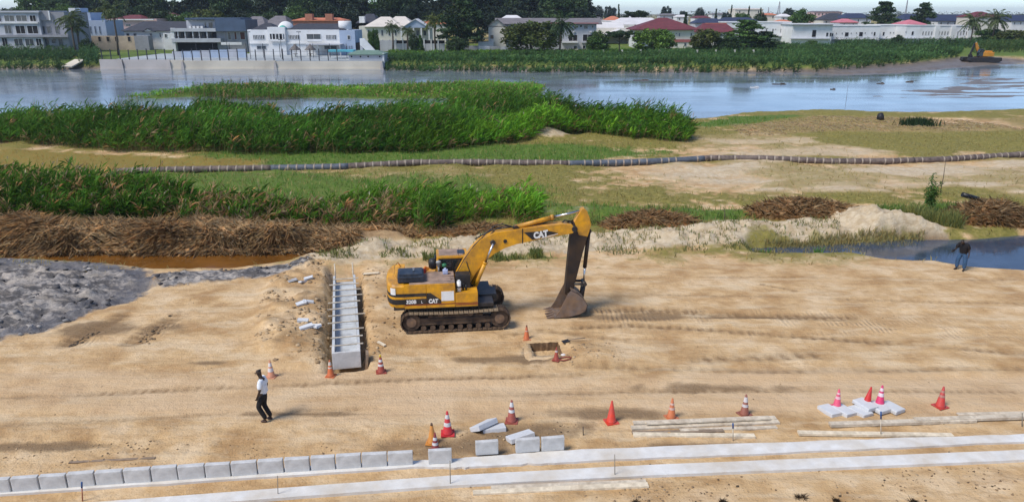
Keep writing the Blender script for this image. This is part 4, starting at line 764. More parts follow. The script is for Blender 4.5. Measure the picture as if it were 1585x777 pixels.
# concrete footing strips
def strip(name, near, far_, z, label, ragged):
    b = MB(); n = 96; A_ = []; B_ = []
    for i in range(n+1):
        t = i/n; u = t*(len(near)-1); k = min(int(u), len(near)-2); f = u - k; p0 = Vector(P(*near[k], z)).lerp(P(*near[k+1], z), f); p1 = Vector(P(*far_[k], z)).lerp(P(*far_[k+1], z), f)
        j = ragged*float(fbm(np.array([i*.7]), np.array([z*90]), 3, 101)[0]); j2 = ragged*float(fbm(np.array([i*.6]), np.array([z*90 + 7]), 3, 103)[0]); A_.append(p0 + Vector((0, j, 0))); B_.append(p1 + Vector((0, j2, 0)))
    pr = [v[:2] for v in A_] + [v[:2] for v in B_[::-1]]
    for i in range(n):
        q = [A_[i], A_[i+1], B_[i+1], B_[i]]; b.poly(q)
    bmesh.ops.remove_doubles(b.bm, verts=b.bm.verts[:], dist=1e-4); ex = bmesh.ops.extrude_face_region(b.bm, geom=b.bm.faces[:]); bmesh.ops.translate(b.bm, verts=[v for v in ex['geom'] if isinstance(v, bmesh.types.BMVert)], vec=(0, 0, -.16))
    bmesh.ops.recalc_face_normals(b.bm, faces=b.bm.faces[:]); return tag(b.build(name, CONCW), kind='structure', label=label)
strip('kerb_footing', [(-60, 768.5), (640, 722), (732, 722.5), (900, 713), (1320, 695), (1660, 680), (2600, 640)], [(-60, 752), (640, 712), (732, 706.6), (900, 694.6), (1320, 680), (1660, 668.5), (2600, 632)], .05, 'white concrete kerb footing strip under the upright blocks', .06)
strip('kerb_footing', [(-250, 828), (60, 800), (429, 770), (700, 750.5), (1000, 735.5), (1660, 708), (2600, 670)], [(-250, 809), (60, 783), (429, 755), (700, 735), (1000, 719), (1660, 692.5), (2600, 657)], .07, 'clean white concrete footing strip nearer than the kerb row', .012)
# timber
def plank(a_, b_, wd, th, z, label, m=WOOD, group=None):
    p0, p1 = G(*a_), G(*b_); p0.z += z; p1.z += z; mid = (p0 + p1)/2; d = p1 - p0; L_ = d.length; b = MB(); b.box((0, 0, th/2), (L_, wd*1.25, th), bev=.003); b.jitter(.003, int(L_*97))
    return tag(b.build('plank', m, None, mid, (0, -math.asin(d.z/L_), math.atan2(d.y, d.x))), label, 'plank', group)
PG = 'planks stacked beside the footing'
plank((977, 664), (1205, 654), .16, .07, .0, 'thickest grey plank at the front of the upper stack layer', WOOD, PG); plank((980, 658), (1200, 650), .15, .06, .05, 'grey plank along the back of the stack', WOOD, PG); plank((1000, 660), (1190, 652), .15, .05, .11, 'grey plank lying on top of the stack', WOOD, PG)
plank((1052, 667), (1202, 662), .13, .05, .0, 'shorter grey plank tucked under the front of the stack', WOOD, PG); plank((980, 674), (1168, 676), .16, .07, .0, 'pale yellow plank lying apart in front of the stack', WOODY, PG); plank((978, 670), (1120, 667), .11, .04, .0, 'thin plank in the gap between stack and pale plank', WOODD, PG)
plank((1235, 672), (1474, 676), .16, .07, .02, 'long plank lying along the back edge of the white footing', WOODY); plank((1284, 660), (1508, 653), .17, .09, .03, 'long plank propped over a hollow below the flat kerb blocks', WOOD); plank((1415, 654), (1640, 647), .17, .08, .06, 'long plank overlapping another towards the edge', WOOD); plank((1482, 643), (1650, 640), .13, .05, .02, 'thin plank lying farthest from the footing', WOOD)
plank((732, 764), (1003, 751.5), .15, .06, .0, 'front plank of the pair lying on the near sand', WOODY); plank((760, 757), (1000, 747), .15, .06, .0, 'back plank of the pair lying on the near sand', WOOD)
plank((107, 716), (240, 709), .08, .03, .0, 'dark broken batten lying behind the kerb row', WOODD); plank((563, 426), (587, 424), .14, .04, .05, 'short pale board beside the head of the drain', WOODY); plank((585, 531), (596, 537), .09, .05, .04, 'short pale offcut lying between drain and excavator', WOODY)
# survey pegs
def peg(px, py, top, r, m, label, cap=None):
    p = G(px, py); q = W(px - 0.5, top, p.y); h = q.z - p.z; o = thing('survey_peg', label, 'peg', p); b = MB(); b.cyl((0, 0, -.1), (q.x - p.x, 0, h), r, n=6); b.build('stake', m, o)
    if cap: b = MB(); b.cyl(((q.x - p.x)*.72, 0, h*.72), (q.x - p.x, 0, h + .004), r*1.5, n=8); b.build('cap', cap, o)
IRON = mat('peg_iron', (0.22, 0.19, 0.15), .8, .3, 8); BLUE = mat('blue_cap', (0.02, 0.07, 0.20), .5, .15, 6, bmp=0); RED_ = mat('peg_red', (0.35, 0.12, 0.07), .7, .25, 8)
peg(127, 775, 746, .016, RED_, 'reddish survey peg with blue cap in front of the kerb row', BLUE); peg(430, 768, 736, .012, IRON, 'thin iron peg on the near footing below the kerb row'); peg(697, 752, 713, .013, IRON, 'iron peg in front of the lone kerb block'); peg(952, 738, 703, .012, IRON, 'thin iron peg between the two white footings')
peg(1135, 682, 655, .017, WOOD, 'pale survey peg with blue cap beside the plank stack', BLUE); peg(1364, 676, 637, .017, WOOD, 'pale survey peg with blue cap beside the flat kerb blocks', BLUE); peg(903, 673, 660, .014, BLK, 'short black peg in the churned sand near the plain red cone'); peg(1583, 660, 639, .016, IRON, 'grey peg standing at the long overlapping planks')
p = G(360, 739); b = MB(); b.box((0, 0, .03), (.16, .10, .05), bev=.02); b.box((.07, .03, .04), (.09, .06, .06), .6, bev=.02); tag(b.jitter(.012, 5).build('glove', mat('lime_fabric', (0.62, 0.70, 0.02), .8, .15, 8), None, p), 'lime yellow glove lying in front of the kerb row', 'glove')
# traffic cones
CN = {}
def cone(px, py, top, col, label, bands=((.36, .46), (.56, .68)), band=(0.72, 0.70, 0.68), lean=(0, 0), dirt=.35, tipc=None, zoff=0):
    p = G(px, py); q = W(px, top, p.y); h = max(.5, min(.85, q.z - p.z)); o = thing('traffic_cone', label, 'traffic cone', p + Vector((0, 0, zoff)), random.uniform(-.5, .5), 'traffic cones on the site'); o.rotation_euler = (lean[0], lean[1], random.uniform(-.6, .6))
    m = mat('cone_%d' % len(CN), col, .55, .12, 6, tuple(c*.45 + .06 for c in col), dirt, 5, bmp=.05); CN[len(CN)] = m; bm_ = mat('band_%d' % len(CN), band, .5, .1, 9, tuple(c*.6 for c in band), dirt, 6, bmp=0)
    s = h/.75; b = MB(); b.box((0, 0, .018*s), (.40*s, .40*s, .036*s), bev=.012); b.build('base', m, o)
    R0, R1 = .145*s, .028*s; rad = lambda t: R0 + (R1 - R0)*t
    b = MB(); b.lathe([(R0 + .03*s, .034*s), (R0, .06*s), (R1, h - .01), (R1*.6, h)], 18); b.build('body', m, o)
    for t0, t1 in bands:
        b = MB(); b.lathe([(rad(t0) + .004, .06*s + (h-.07*s)*t0), (rad(t1) + .004, .06*s + (h-.07*s)*t1)], 18, cap=False); b.build('band', bm_, o)
    if tipc: b = MB(); b.lathe([(rad(.88) + .003, .06*s + (h-.07*s)*.88), (R1 + .003, h - .01), (R1*.6, h + .003)], 14); b.build('tip', mat('cone_tip_%.2f_%.2f' % tipc[:2], tipc, .7, .2, 6), o)
    return o
OR = (0.55, 0.13, 0.035); FOR = (0.62, 0.27, 0.15); DR_ = (0.33, 0.055, 0.03); RD = (0.60, 0.025, 0.03); PK = (0.72, 0.09, 0.17); BR = (0.30, 0.10, 0.06)
cone(420, 583, 557, FOR, 'faded orange cone with white bands behind the walking person', ((.30, .52), (.62, .84)), (.72, .68, .66)); cone(512, 582, 557, OR, 'orange cone standing at the corner of the catch basin', ((.48, .56), (.68, .9)), (.66, .58, .50)); cone(590, 576, 549, DR_, 'dark red cone with a yellow tip right of the catch basin', ((.34, .46), (.60, .74)), tipc=(.6, .42, .03)); cone(815, 525, 503, OR, 'small orange cone between excavator and pit', ((.55, .62),), (.6, .4, .3), tipc=(.2, .1, .06))
cone(861, 557, 537, DR_, 'dusty dark red cone at the edge of the pit', ((.6, .75),), (.55, .48, .44)); cone(669, 685, 654, (.60, .24, .04), 'orange cone with a dark tip beside a dark red one', (), tipc=(.14, .09, .06)); cone(674, 697, 669, (.24, .03, .03), 'dark maroon cone with white bands behind the lone kerb block', ((.30, .45), (.58, .74))); cone(693, 671, 636, RD, 'bright red cone with white bands beside the tipped kerb blocks', ((.33, .5), (.68, .86)))
cone(792, 652, 619, (.34, .075, .05), 'rust red cone with clean white bands above the tumbled blocks', ((.42, .56), (.70, .92))); cone(946, 653, 620, (.68, .05, .02), 'scarlet cone without bands, smudged black, on churned sand', (), dirt=.5); cone(1039, 646, 616, (.58, .17, .06), 'orange cone with pale pink bands behind the plank stack', ((.40, .52), (.66, .76)), (.66, .44, .36)); cone(1152, 641, 610, BR, 'brown cone with pale bands behind the end of the plank stack', ((.36, .5), (.62, .88)), (.66, .6, .58))
cone(1295, 630, 602, PK, 'plain pink cone standing behind the first flat kerb blocks', ((.45, .60), (.72, .82)), (.80, .50, .52)); cone(1341, 626, 598, (.55, .022, .02), 'plain red cone without bands, tilted, behind the flat kerb blocks', (), lean=(0, .10)); cone(1361, 627, 596, (.66, .04, .14), 'pink cone with two white bands behind the flat kerb blocks', ((.44, .62), (.72, .88)), (.82, .66, .7)); cone(1455, 629, 598, (.58, .045, .03), 'scuffed red cone standing alone near the long planks', ((.46, .58), (.7, .82)), (.52, .25, .2), dirt=.55)
# the dug pit: ragged rim, moist cut walls, sandy floor
pc = Vector((*PIT.mean(0), 0)); nP_ = 56; rim_ = []
for i in range(nP_):
    u_ = 4*i/nP_; k_ = int(u_) % 4; f_ = u_ - int(u_); a_ = PIT[k_]*(1-f_) + PIT[(k_+1) % 4]*f_; rim_.append(Vector((a_[0] - pc.x, a_[1] - pc.y, 0))*random.uniform(.95, 1.04))
b = MB(); rings = []
for sc2, zz, jz in ((1.72, None, 0), (1.35, .004, .008), (1.0, -.01, .02), (.97, -.16, .02), (.93, -.34, .015), (.60, -.36, .01), (.02, -.35, 0)):
    rings.append([b.bm.verts.new((v_.x*sc2, v_.y*sc2, (gz(pc.x + v_.x*sc2, pc.y + v_.y*sc2) - .012 if zz is None else zz) + random.uniform(-1, 1)*jz)) for v_ in rim_])
for ri, (A_, B_) in enumerate(zip(rings, rings[1:])):
    b.mi = 1 if ri in (2, 3) else 0
    for i in range(nP_): f_ = b._f([A_[i], A_[(i+1) % nP_], B_[(i+1) % nP_], B_[i]]); f_.smooth = ri < 2
bmesh.ops.recalc_face_normals(b.bm, faces=b.bm.faces[:])
bmesh.ops.translate(b.bm, verts=b.bm.verts[:], vec=pc)
tag(b.build('dug_pit', [bpy.data.materials['ground_cover'] or mat('loose_sand', (0.56, 0.375, 0.185), .95, .28, 1.6, (0.36, 0.225, 0.11), .5, 1.2, bmp=.6), mat('moist_soil', (0.17, 0.10, 0.05), .95, .35, 5, bmp=.6)]), kind='structure', label='shallow square pit with dark cut walls between two cones')
# litter at the pit
p = G(872, 553); b = MB(); b.lathe([(.13, 0), (.125, .05), (.09, .12), (.03, .15)], 14); b.mi = 0; b.box((.1, -.02, .01), (.16, .16, .02), bev=.008); tag(b.build('helmet', mat('helmet_white', (.72, .66, .62), .5, .1, 6, (.4, .3, .2), .3), None, p), 'dusty white safety helmet lying beside the pit cone', 'helmet')
p = G(872, 557); b = MB(); b.tube([(-.28, 0, .03), (0, -.1, .03), (.24, -.02, .05), (.30, .1, .06), (.1, .12, .07), (-.1, .08, .04)], .025, 6); tag(b.build('hose', mat('red_hose', (.26, .06, .04), .7, .2, 6), None, p), 'coil of dull red hose beside the pit cone', 'hose')
p = G(880, 528); sh = thing('shovel', 'shovel with dark blade lying on the sand behind the pit', 'shovel', p, .35); b = MB(); b.tube([(.0, 0, .04), (.35, .02, .05), (.72, .0, .03)], .018, 6); b.build('handle', WOODD, sh); b = MB(); b.prism([(-.26, .0), (.02, .03), (.02, .05), (-.26, .02)], -.11, .11); b.build('blade', BLK, sh)
# black drain pipe lying on the far heap
p = G(1500, 318); b = MB(); b.tube([(-.6, 0, .75), (.5, -.05, .45)], .16, 12); tag(b.build('drain_pipe', mat('black_plastic', (.012, .012, .014), .4, .2, 4, bmp=0), None, p), 'length of black plastic pipe lying behind a straw heap', 'pipe')

# ================================================================== DREDGING PIPELINE
PIPE = mat('pipe_skin', (0.115, 0.085, 0.075), .75, .35, 3, (0.24, 0.19, 0.15), .4, 1.5, bmp=.25); BAND = mat('pipe_band', (0.34, 0.28, 0.225), .85, .45, 1.3, bmp=.15); PIPEB = mat('pipe_blue', (0.10, 0.115, 0.14), .6, .3, 3, bmp=.1)
pl = [(180, 266), (260, 264), (400, 261.5), (520, 259.5), (640, 255), (760, 254), (880, 254.5), (1000, 250.5), (1100, 246), (1180, 247), (1280, 250), (1380, 249), (1470, 246), (1585, 240), (1720, 233)]
pts = [P(a_, b_, .12) for a_, b_ in pl]; den = []
for p0, p1 in zip(pts, pts[1:]):
    k = max(2, int((p1-p0).length/.33)); den += [p0.lerp(p1, i/k) for i in range(k)]
rp = .27
gv = np.array([max(gz(p.x, p.y), -.1) for p in den]); gs = np.convolve(np.pad(gv, 12, 'edge'), np.ones(25)/25, 'valid')
for i, p in enumerate(den): p.z = gs[i] + rp*.62 + .02*math.sin(i*.11)
pipe = thing('dredging_pipeline', 'long ribbed dredging pipeline lying across the marsh', 'pipeline', pts[0])
b = MB(); b.lathe([(rp + .018, -.07), (rp + .035, -.05), (rp + .035, .05), (rp + .018, .07)], 12, cap=False); bandm = b.mesh('pipe_band', BAND)
for s0 in range(0, len(den)-1, 18):
    sg = den[s0:s0+19]
    if len(sg) < 2: continue
    b = MB(); b.tube([p - pts[0] for p in sg], rp, 12); so = b.build('pipe_section', PIPEB if (s0//18) in (2, 6, 7) else PIPE, pipe)
    for i in range(0, len(sg)-1, 2):
        if random.random() < .14: continue
        d = (sg[i+1] - sg[i]).normalized(); link('pipe_band', bandm, so, sg[i] - pts[0], d.to_track_quat('Z', 'Y').to_euler(), random.uniform(.96, 1.03))

# ================================================================== PEOPLE
def skinned(name, V, Ed, Rd, m, parent, sub=2, root=0):
    me = bpy.data.meshes.new(name); me.from_pydata(V, Ed, []); o = link(name, me, parent); me.materials.append(m)
    o.modifiers.new('skin', 'SKIN').use_smooth_shade = True
    if not me.skin_vertices: me.attributes.new
    dat = me.skin_vertices[0].data if me.skin_vertices else None
    for i, r in enumerate(Rd): dat[i].radius = r if isinstance(r, tuple) else (r, r); dat[i].use_root = (i == root)
    mo = o.modifiers.new('sub', 'SUBSURF'); mo.levels = sub; mo.render_levels = sub; return o
def chain(V, Ed, Rd, start, pts):
    last = start
    for p, r in pts: V.append(p); Rd.append(r); Ed.append((last, len(V)-1)); last = len(V)-1
    return last
def hand(V, Ed, Rd, wrist, d, side, up_, k=1.0):
    """palm, four fingers of different lengths slightly curled, thumb leaving the side of the palm"""
    w_ = Vector(V[wrist]); d = Vector(d).normalized(); s = Vector(side).normalized(); u = Vector(up_).normalized(); pm = chain(V, Ed, Rd, wrist, [(tuple(w_ + d*.055), (.030, .020))])
    for off, ln in ((-.030, .058), (-.010, .07), (.011, .066), (.031, .05)):
        b0 = w_ + d*.092 + s*off; chain(V, Ed, Rd, pm, [(tuple(b0), .010), (tuple(b0 + d*ln*.55 + u*.010), .009), (tuple(b0 + d*ln*.9 + u*.032), .0075)])
    t0 = w_ + d*.045 - s*.042; chain(V, Ed, Rd, pm, [(tuple(t0), .011), (tuple(t0 + d*.035 - s*.016 + u*.012), .010), (tuple(t0 + d*.06 - s*.012 + u*.024), .008)])
def person(loc, rz, J, cols, label, k=1.0):
    """J: joint positions, x forward, y left, z up"""
    o = thing('person', label, 'person', loc, rz); v = J; V = [v['pelvis']]; Ed = []; Rd = [(.125, .10)]
    ch = chain(V, Ed, Rd, 0, [(v['waist'], (.115, .09)), (v['chest'], (.15, .105)), (v['neck0'], (.075, .07))]); nk = chain(V, Ed, Rd, ch, [(v['neck'], .055), (v['head0'], (.068, .078)), (v['head'], (.078, .098)), (v['crown'], (.060, .075))])
    for s in 'lr':
        a_ = chain(V, Ed, Rd, 2, [(v['sh'+s], .062), (v['el'+s], .043), (v['wr'+s], .030)]); D = Vector(v['wr'+s]) - Vector(v['el'+s]); hand(V, Ed, Rd, a_, D, v.get('hs', (1, 0, 0)), v.get('hu'+s, (0, 1 if s == 'r' else -1, 0)))
        chain(V, Ed, Rd, 0, [(v['hip'+s], .095), (v['kn'+s], .062), (v['an'+s], .042), (v['to'+s], (.045, .03))])
    skinned('body', V, Ed, Rd, cols['skin'], o)
    V = [v['waist']]; Rd = [(.150*k, .125*k)]; Ed = []; hem = Vector(v['pelvis']) - Vector((0, 0, .05)); chain(V, Ed, Rd, 0, [(tuple(hem), (.165*k, .135*k))]); c_ = chain(V, Ed, Rd, 0, [(v['chest'], (.178*k, .13*k)), (v['neck0'], (.10*k, .09*k))])
    for s in 'lr': sl = Vector(v['sh'+s]).lerp(Vector(v['el'+s]), .82); chain(V, Ed, Rd, 2, [(v['sh'+s], .085*k), (tuple(sl), .078*k)])
    skinned('shirt', V, Ed, Rd, cols['shirt'], o)
    V = [v['pelvis']]; Rd = [(.145, .12)]; Ed = []; chain(V, Ed, Rd, 0, [(tuple(Vector(v['pelvis']) + Vector((0, 0, .06))), (.135, .11))])
    for s in 'lr': chain(V, Ed, Rd, 0, [(v['hip'+s], .115*k), (v['kn'+s], .085*k), (v['an'+s], .07*k)])
    skinned('trousers', V, Ed, Rd, cols['trousers'], o)
    for s in 'lr':
        a_ = Vector(v['an'+s]); t_ = Vector(v['to'+s]); back_ = a_ + (a_ - t_).normalized()*.05; back_.z = t_.z; V = [tuple(back_)]; Rd = [(.042, .04)]; Ed = []; chain(V, Ed, Rd, 0, [(tuple((back_ + t_)/2), (.05, .042)), (tuple(t_ + (t_ - back_).normalized()*.05), (.045, .03))]); skinned('shoe', V, Ed, Rd, cols['shoe'], o)
    h = Vector(v['head']); cr = Vector(v['crown']); fd = Vector(v.get('face', (1, 0, -.1))).normalized(); up_ = (cr - h).normalized(); rt = fd.cross(up_).normalized()
    V = [tuple(h + up_*.045 - fd*.03)]; Rd = [(.088, .088)]; Ed = []; chain(V, Ed, Rd, 0, [(tuple(cr + up_*.005 - fd*.012), (.066, .066))]); skinned('hair', V, Ed, Rd, cols['hair'], o)
    b = MB()                                # nose, ears, eyes, mouth
    b.box(h + fd*.105 - up_*.02, (.028, .026, .04), bev=.008)
    for s in (-1, 1): b.box(h + rt*s*.082 - up_*.015, (.03, .016, .05), bev=.006)
    b.box(h + fd*.094 - up_*.068, (.012, .05, .014), bev=.004); b.build('face', cols['skin'], o)
    for s in (-1, 1): b = MB(); b.lathe([(.006, -.008), (.011, 0), (.006, .008)], 8, h + fd*.093 + rt*s*.03 + up_*.01); b.build('eye', mat('eye', (.12, .11, .10), .3, .1, 5, bmp=0), o)
    return o
SKIN = mat('dark_skin', (0.045, 0.026, 0.018), .5, .12, 8, bmp=0); HAIR = mat('black_hair', (0.010, 0.009, 0.009), .8, .2, 20)
p1 = G(412, 651)
person(p1 + Vector((0, 0, 0)), R(178), dict(pelvis=(0, 0, .98), waist=(.02, 0, 1.14), chest=(.02, 0, 1.36), neck0=(.0, 0, 1.50), neck=(.03, 0, 1.56), head0=(.05, 0, 1.63), head=(.07, 0, 1.70), crown=(.06, 0, 1.79),
    shl=(.0, .19, 1.43), ell=(.0, .24, 1.16), wrl=(.10, .23, .95), shr=(.0, -.19, 1.43), elr=(-.06, -.24, 1.16), wrr=(.05, -.24, .94),
    hipl=(0, .09, .93), knl=(.16, .10, .55), anl=(-.04, .10, .13), tol=(.08, .11, .045), hipr=(0, -.09, .93), knr=(.05, -.09, .52), anr=(-.14, -.09, .12), tor=(-.03, -.10, .045), face=(1, 0, -.1)),
    dict(skin=SKIN, shirt=mat('white_cotton', (.76, .78, .80), .9, .05, 6), trousers=mat('black_trousers', (.012, .011, .012), .85, .2, 6), shoe=mat('brown_shoe', (.06, .03, .022), .6, .2, 6), hair=HAIR), 'person in white shirt and black trousers walking across the sand')
p2 = G(1486, 418)
pr2 = person(p2, R(215), dict(pelvis=(0, 0, .94), waist=(.03, 0, 1.10), chest=(.10, 0, 1.30), neck0=(.16, 0, 1.41), neck=(.21, 0, 1.45), head0=(.26, 0, 1.49), head=(.31, 0, 1.53), crown=(.33, 0, 1.62),
    shl=(.10, .20, 1.35), ell=(.06, .29, 1.10), wrl=(.14, .33, .87), shr=(.12, -.20, 1.35), elr=(.18, -.30, 1.10), wrr=(.42, -.26, 1.06),
    hipl=(0, .10, .89), knl=(.03, .17, .50), anl=(-.02, .16, .10), tol=(.12, .18, .045), hipr=(0, -.10, .89), knr=(.06, -.17, .50), anr=(.03, -.17, .10), tor=(.17, -.20, .045), face=(1, 0, -.75)),
    dict(skin=SKIN, shirt=mat('black_shirt', (.010, .009, .011), .85, .2, 6), trousers=mat('blue_denim', (.035, .085, .17), .85, .25, 8), shoe=mat('dark_shoe', (.03, .022, .018), .6, .2, 6), hair=HAIR), 'person in black shirt and blue jeans looking down beside the pool', 1.22)
b = MB(); b.box((0, 0, 0), (.14, .08, .10), bev=.02); b.cyl((.05, 0, 0), (.13, 0, -.02), .035, n=10); ang = R(215); hx, hy = .53*math.cos(ang) + .27*math.sin(ang), .53*math.sin(ang) - .27*math.cos(ang)
tag(b.build('handheld_camera', BLK, None, p2 + Vector((hx, hy, 1.07)), (0, .3, ang)), 'small black camera held out by the person beside the pool', 'camera')

# ================================================================== FAR BANK: TERRACE, WALL, FENCE
PL_W = mat('white_render', (0.70, 0.70, 0.69), .9, .06, .4, (0.45, 0.42, 0.38), .2, .25, bmp=.05); PL_C = mat('cream_render', (0.66, 0.62, 0.53), .9, .06, .4, (0.45, 0.40, 0.33), .2, .25, bmp=.05)
PL_G = mat('grey_render', (0.30, 0.30, 0.32), .9, .12, .4, (0.17, 0.17, 0.18), .35, .3, bmp=.05); PL_LG = mat('light_grey_render', (0.46, 0.47, 0.50), .9, .1, .4, (0.3, 0.3, 0.3), .25, .3, bmp=.05)
PL_B = mat('blue_grey_render', (0.36, 0.43, 0.54), .85, .08, .4, bmp=.05); PL_P = mat('pink_render', (0.62, 0.42, 0.40), .9, .08, .4, bmp=.05); PL_R = mat('red_render', (0.36, 0.11, 0.10), .85, .15, .4, bmp=.05); PL_BR = mat('brick_render', (0.42, 0.17, 0.11), .9, .15, .8, bmp=.1); PL_T = mat('tan_block', (0.46, 0.37, 0.27), .9, .15, .6, bmp=.1)
CLAD = mat('blue_cladding', (0.065, 0.095, 0.15), .45, .2, .4, bmp=0); RF_D = mat('dark_roof', (0.045, 0.047, 0.058), .75, .25, .7, bmp=.1); RF_N = mat('navy_roof', (0.035, 0.045, 0.085), .6, .2, .7, bmp=.1); RF_M = mat('maroon_roof', (0.155, 0.038, 0.045), .7, .2, .7, (0.10, 0.03, 0.035), .4, .3, bmp=.1)
RF_G = mat('grey_roof', (0.17, 0.155, 0.16), .75, .2, .7, bmp=.1); RF_C = mat('cream_roof', (0.62, 0.56, 0.49), .7, .1, .4, bmp=.05); RF_W = mat('white_roof', (0.66, 0.64, 0.63), .6, .1, .3, bmp=.05); RF_P = mat('pink_roof', (0.52, 0.17, 0.20), .7, .12, .5, bmp=.05); RF_O = mat('orange_roof', (0.55, 0.19, 0.10), .7, .12, .5, bmp=.05); RF_GR = mat('green_roof', (0.15, 0.23, 0.18), .7, .15, .5, bmp=.05)
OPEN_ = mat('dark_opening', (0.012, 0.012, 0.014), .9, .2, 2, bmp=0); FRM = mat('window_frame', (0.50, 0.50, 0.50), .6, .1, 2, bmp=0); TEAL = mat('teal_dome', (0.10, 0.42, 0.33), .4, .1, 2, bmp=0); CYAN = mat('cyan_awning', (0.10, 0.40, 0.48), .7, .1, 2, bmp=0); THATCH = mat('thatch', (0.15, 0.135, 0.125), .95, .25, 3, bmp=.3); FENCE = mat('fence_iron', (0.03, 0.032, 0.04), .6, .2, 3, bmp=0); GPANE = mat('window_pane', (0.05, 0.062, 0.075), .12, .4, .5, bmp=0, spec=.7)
WALLC = mat('lake_wall_concrete', (0.68, 0.61, 0.49), .9, .15, .5, (0.33, 0.29, 0.24), .4, .25, bmp=.1); WALLG = mat('lake_wall_grey', (0.54, 0.49, 0.45), .9, .12, .5, (0.3, 0.27, 0.24), .4, .25, bmp=.1); PAVE = mat('terrace_paving', (0.36, 0.39, 0.40), .9, .12, .3, bmp=.05)
class Bld:
    def __init__(s, name, label, cat, Y, px, group=None):
        s.Y = Y; s.o = W(px, 60, Y).x; s.root = thing(name, label, cat, (s.o, Y, .4), 0, group)
    def x(s, px, dy=0): return W(px, 50, s.Y + dy).x - s.o
    def z(s, py, dy=0): return W(800, py, s.Y + dy).z - .4
    def box(s, part, p0, p1, q0, q1, dy0, dy1, m, parent=None):
        x0, x1 = s.x(p0, dy0), s.x(p1, dy0); zt = s.z(q0, dy0); zb = s.z(q1, dy0) if q1 is not None else -.6
        b = MB(); b.box(((x0+x1)/2, (dy0+dy1)/2, (zt+zb)/2), (x1-x0, dy1-dy0, zt-zb)); return b.build(part, m, parent or s.root)
    def win(s, p0, p1, q0, q1, dy=0.0, pane=None, part='window', fr=None, t=.10):
        x0, x1, zt, zb = s.x(p0, dy), s.x(p1, dy), s.z(q0, dy), s.z(q1, dy); b = MB(); y0 = dy - .04
        for c_, d_ in ((((x0+x1)/2, y0, zt - t/2), (x1-x0, .14, t)), (((x0+x1)/2, y0, zb + t/2), (x1-x0, .14, t)), ((x0 + t/2, y0, (zt+zb)/2), (t, .14, zt-zb-2*t)), ((x1 - t/2, y0, (zt+zb)/2), (t, .14, zt-zb-2*t))): b.box(c_, d_)
        if x1 - x0 > 1.6: b.box(((x0+x1)/2, y0, (zt+zb)/2), (t*.8, .12, zt-zb-2*t))
        w_ = b.build(part, fr or FRM, s.root); b = MB(); b.box(((x0+x1)/2, dy - .006, (zt+zb)/2), (x1-x0-2*t, .05, zt-zb-2*t)); b.build('pane', pane or GPANE, w_); return w_
    def hip(s, p0, p1, qe, qr, dep, m, ridge=.4, ov=.5, dy=0.0, part='roof'):
        x0, x1 = s.x(p0, dy) - ov*.4, s.x(p1, dy) + ov*.4; ze = s.z(qe, dy); zr = s.z(qr, dy + dep/2); y0, y1 = dy - ov, dy + dep + ov; c_ = (x0+x1)/2; h = (x1-x0)*ridge/2; ym = (y0+y1)/2
        b = MB(); e = [(x0, y0, ze), (x1, y0, ze), (x1, y1, ze), (x0, y1, ze)]; r0, r1 = (c_-h, ym, zr), (c_+h, ym, zr); lo = [(a_, c2, ze - .22) for a_, c2, _ in e]
        b.poly([e[0], e[1], r1, r0]); b.poly([e[2], e[3], r0, r1]); b.poly([e[1], e[2], r1]); b.poly([e[3], e[0], r0]); b.poly(lo[::-1])
        for i in range(4): b.poly([lo[i], lo[(i+1) % 4], e[(i+1) % 4], e[i]])
        return b.build(part, m, s.root)
    def gable(s, p0, p1, qe, qr, dep, m, wall, front=True, ov=.4, dy=0.0):     # front: triangle faces us
        x0, x1 = s.x(p0, dy), s.x(p1, dy); ze = s.z(qe, dy); zr = s.z(qr, dy if front else dy + dep/2); y0, y1 = dy, dy + dep; b = MB()
        if front:
            c_ = (x0+x1)/2; b.poly([(x0 - ov, y0 - ov, ze - .1), (c_, y0 - ov, zr), (c_, y1 + ov, zr), (x0 - ov, y1 + ov, ze - .1)]); b.poly([(c_, y0 - ov, zr), (x1 + ov, y0 - ov, ze - .1), (x1 + ov, y1 + ov, ze - .1), (c_, y1 + ov, zr)])
            g_ = MB(); g_.prism([(x0, ze), (x1, ze), (c_, zr - .15)], y0, y0 + .2)
        else:
            ym = (y0+y1)/2; b.poly([(x0 - ov, y0 - ov, ze - .1), (x1 + ov, y0 - ov, ze - .1), (x1 + ov, ym, zr), (x0 - ov, ym, zr)]); b.poly([(x0 - ov, ym, zr), (x1 + ov, ym, zr), (x1 + ov, y1 + ov, ze - .1), (x0 - ov, y1 + ov, ze - .1)])
            g_ = MB()
            for xx in (x0, x1 - .2): g_.plan([(xx, y0), (xx + .2, y0), (xx + .2, y1), (xx, y1)], ze - .1, ze - .05); g_.poly([(xx, y0, ze), (xx, y1, ze), (xx, ym, zr - .15)])
        o = b.build('roof', m, s.root); so = o.modifiers.new('thick', 'SOLIDIFY'); so.thickness = .18; g_.build('gable', wall, s.root); return o
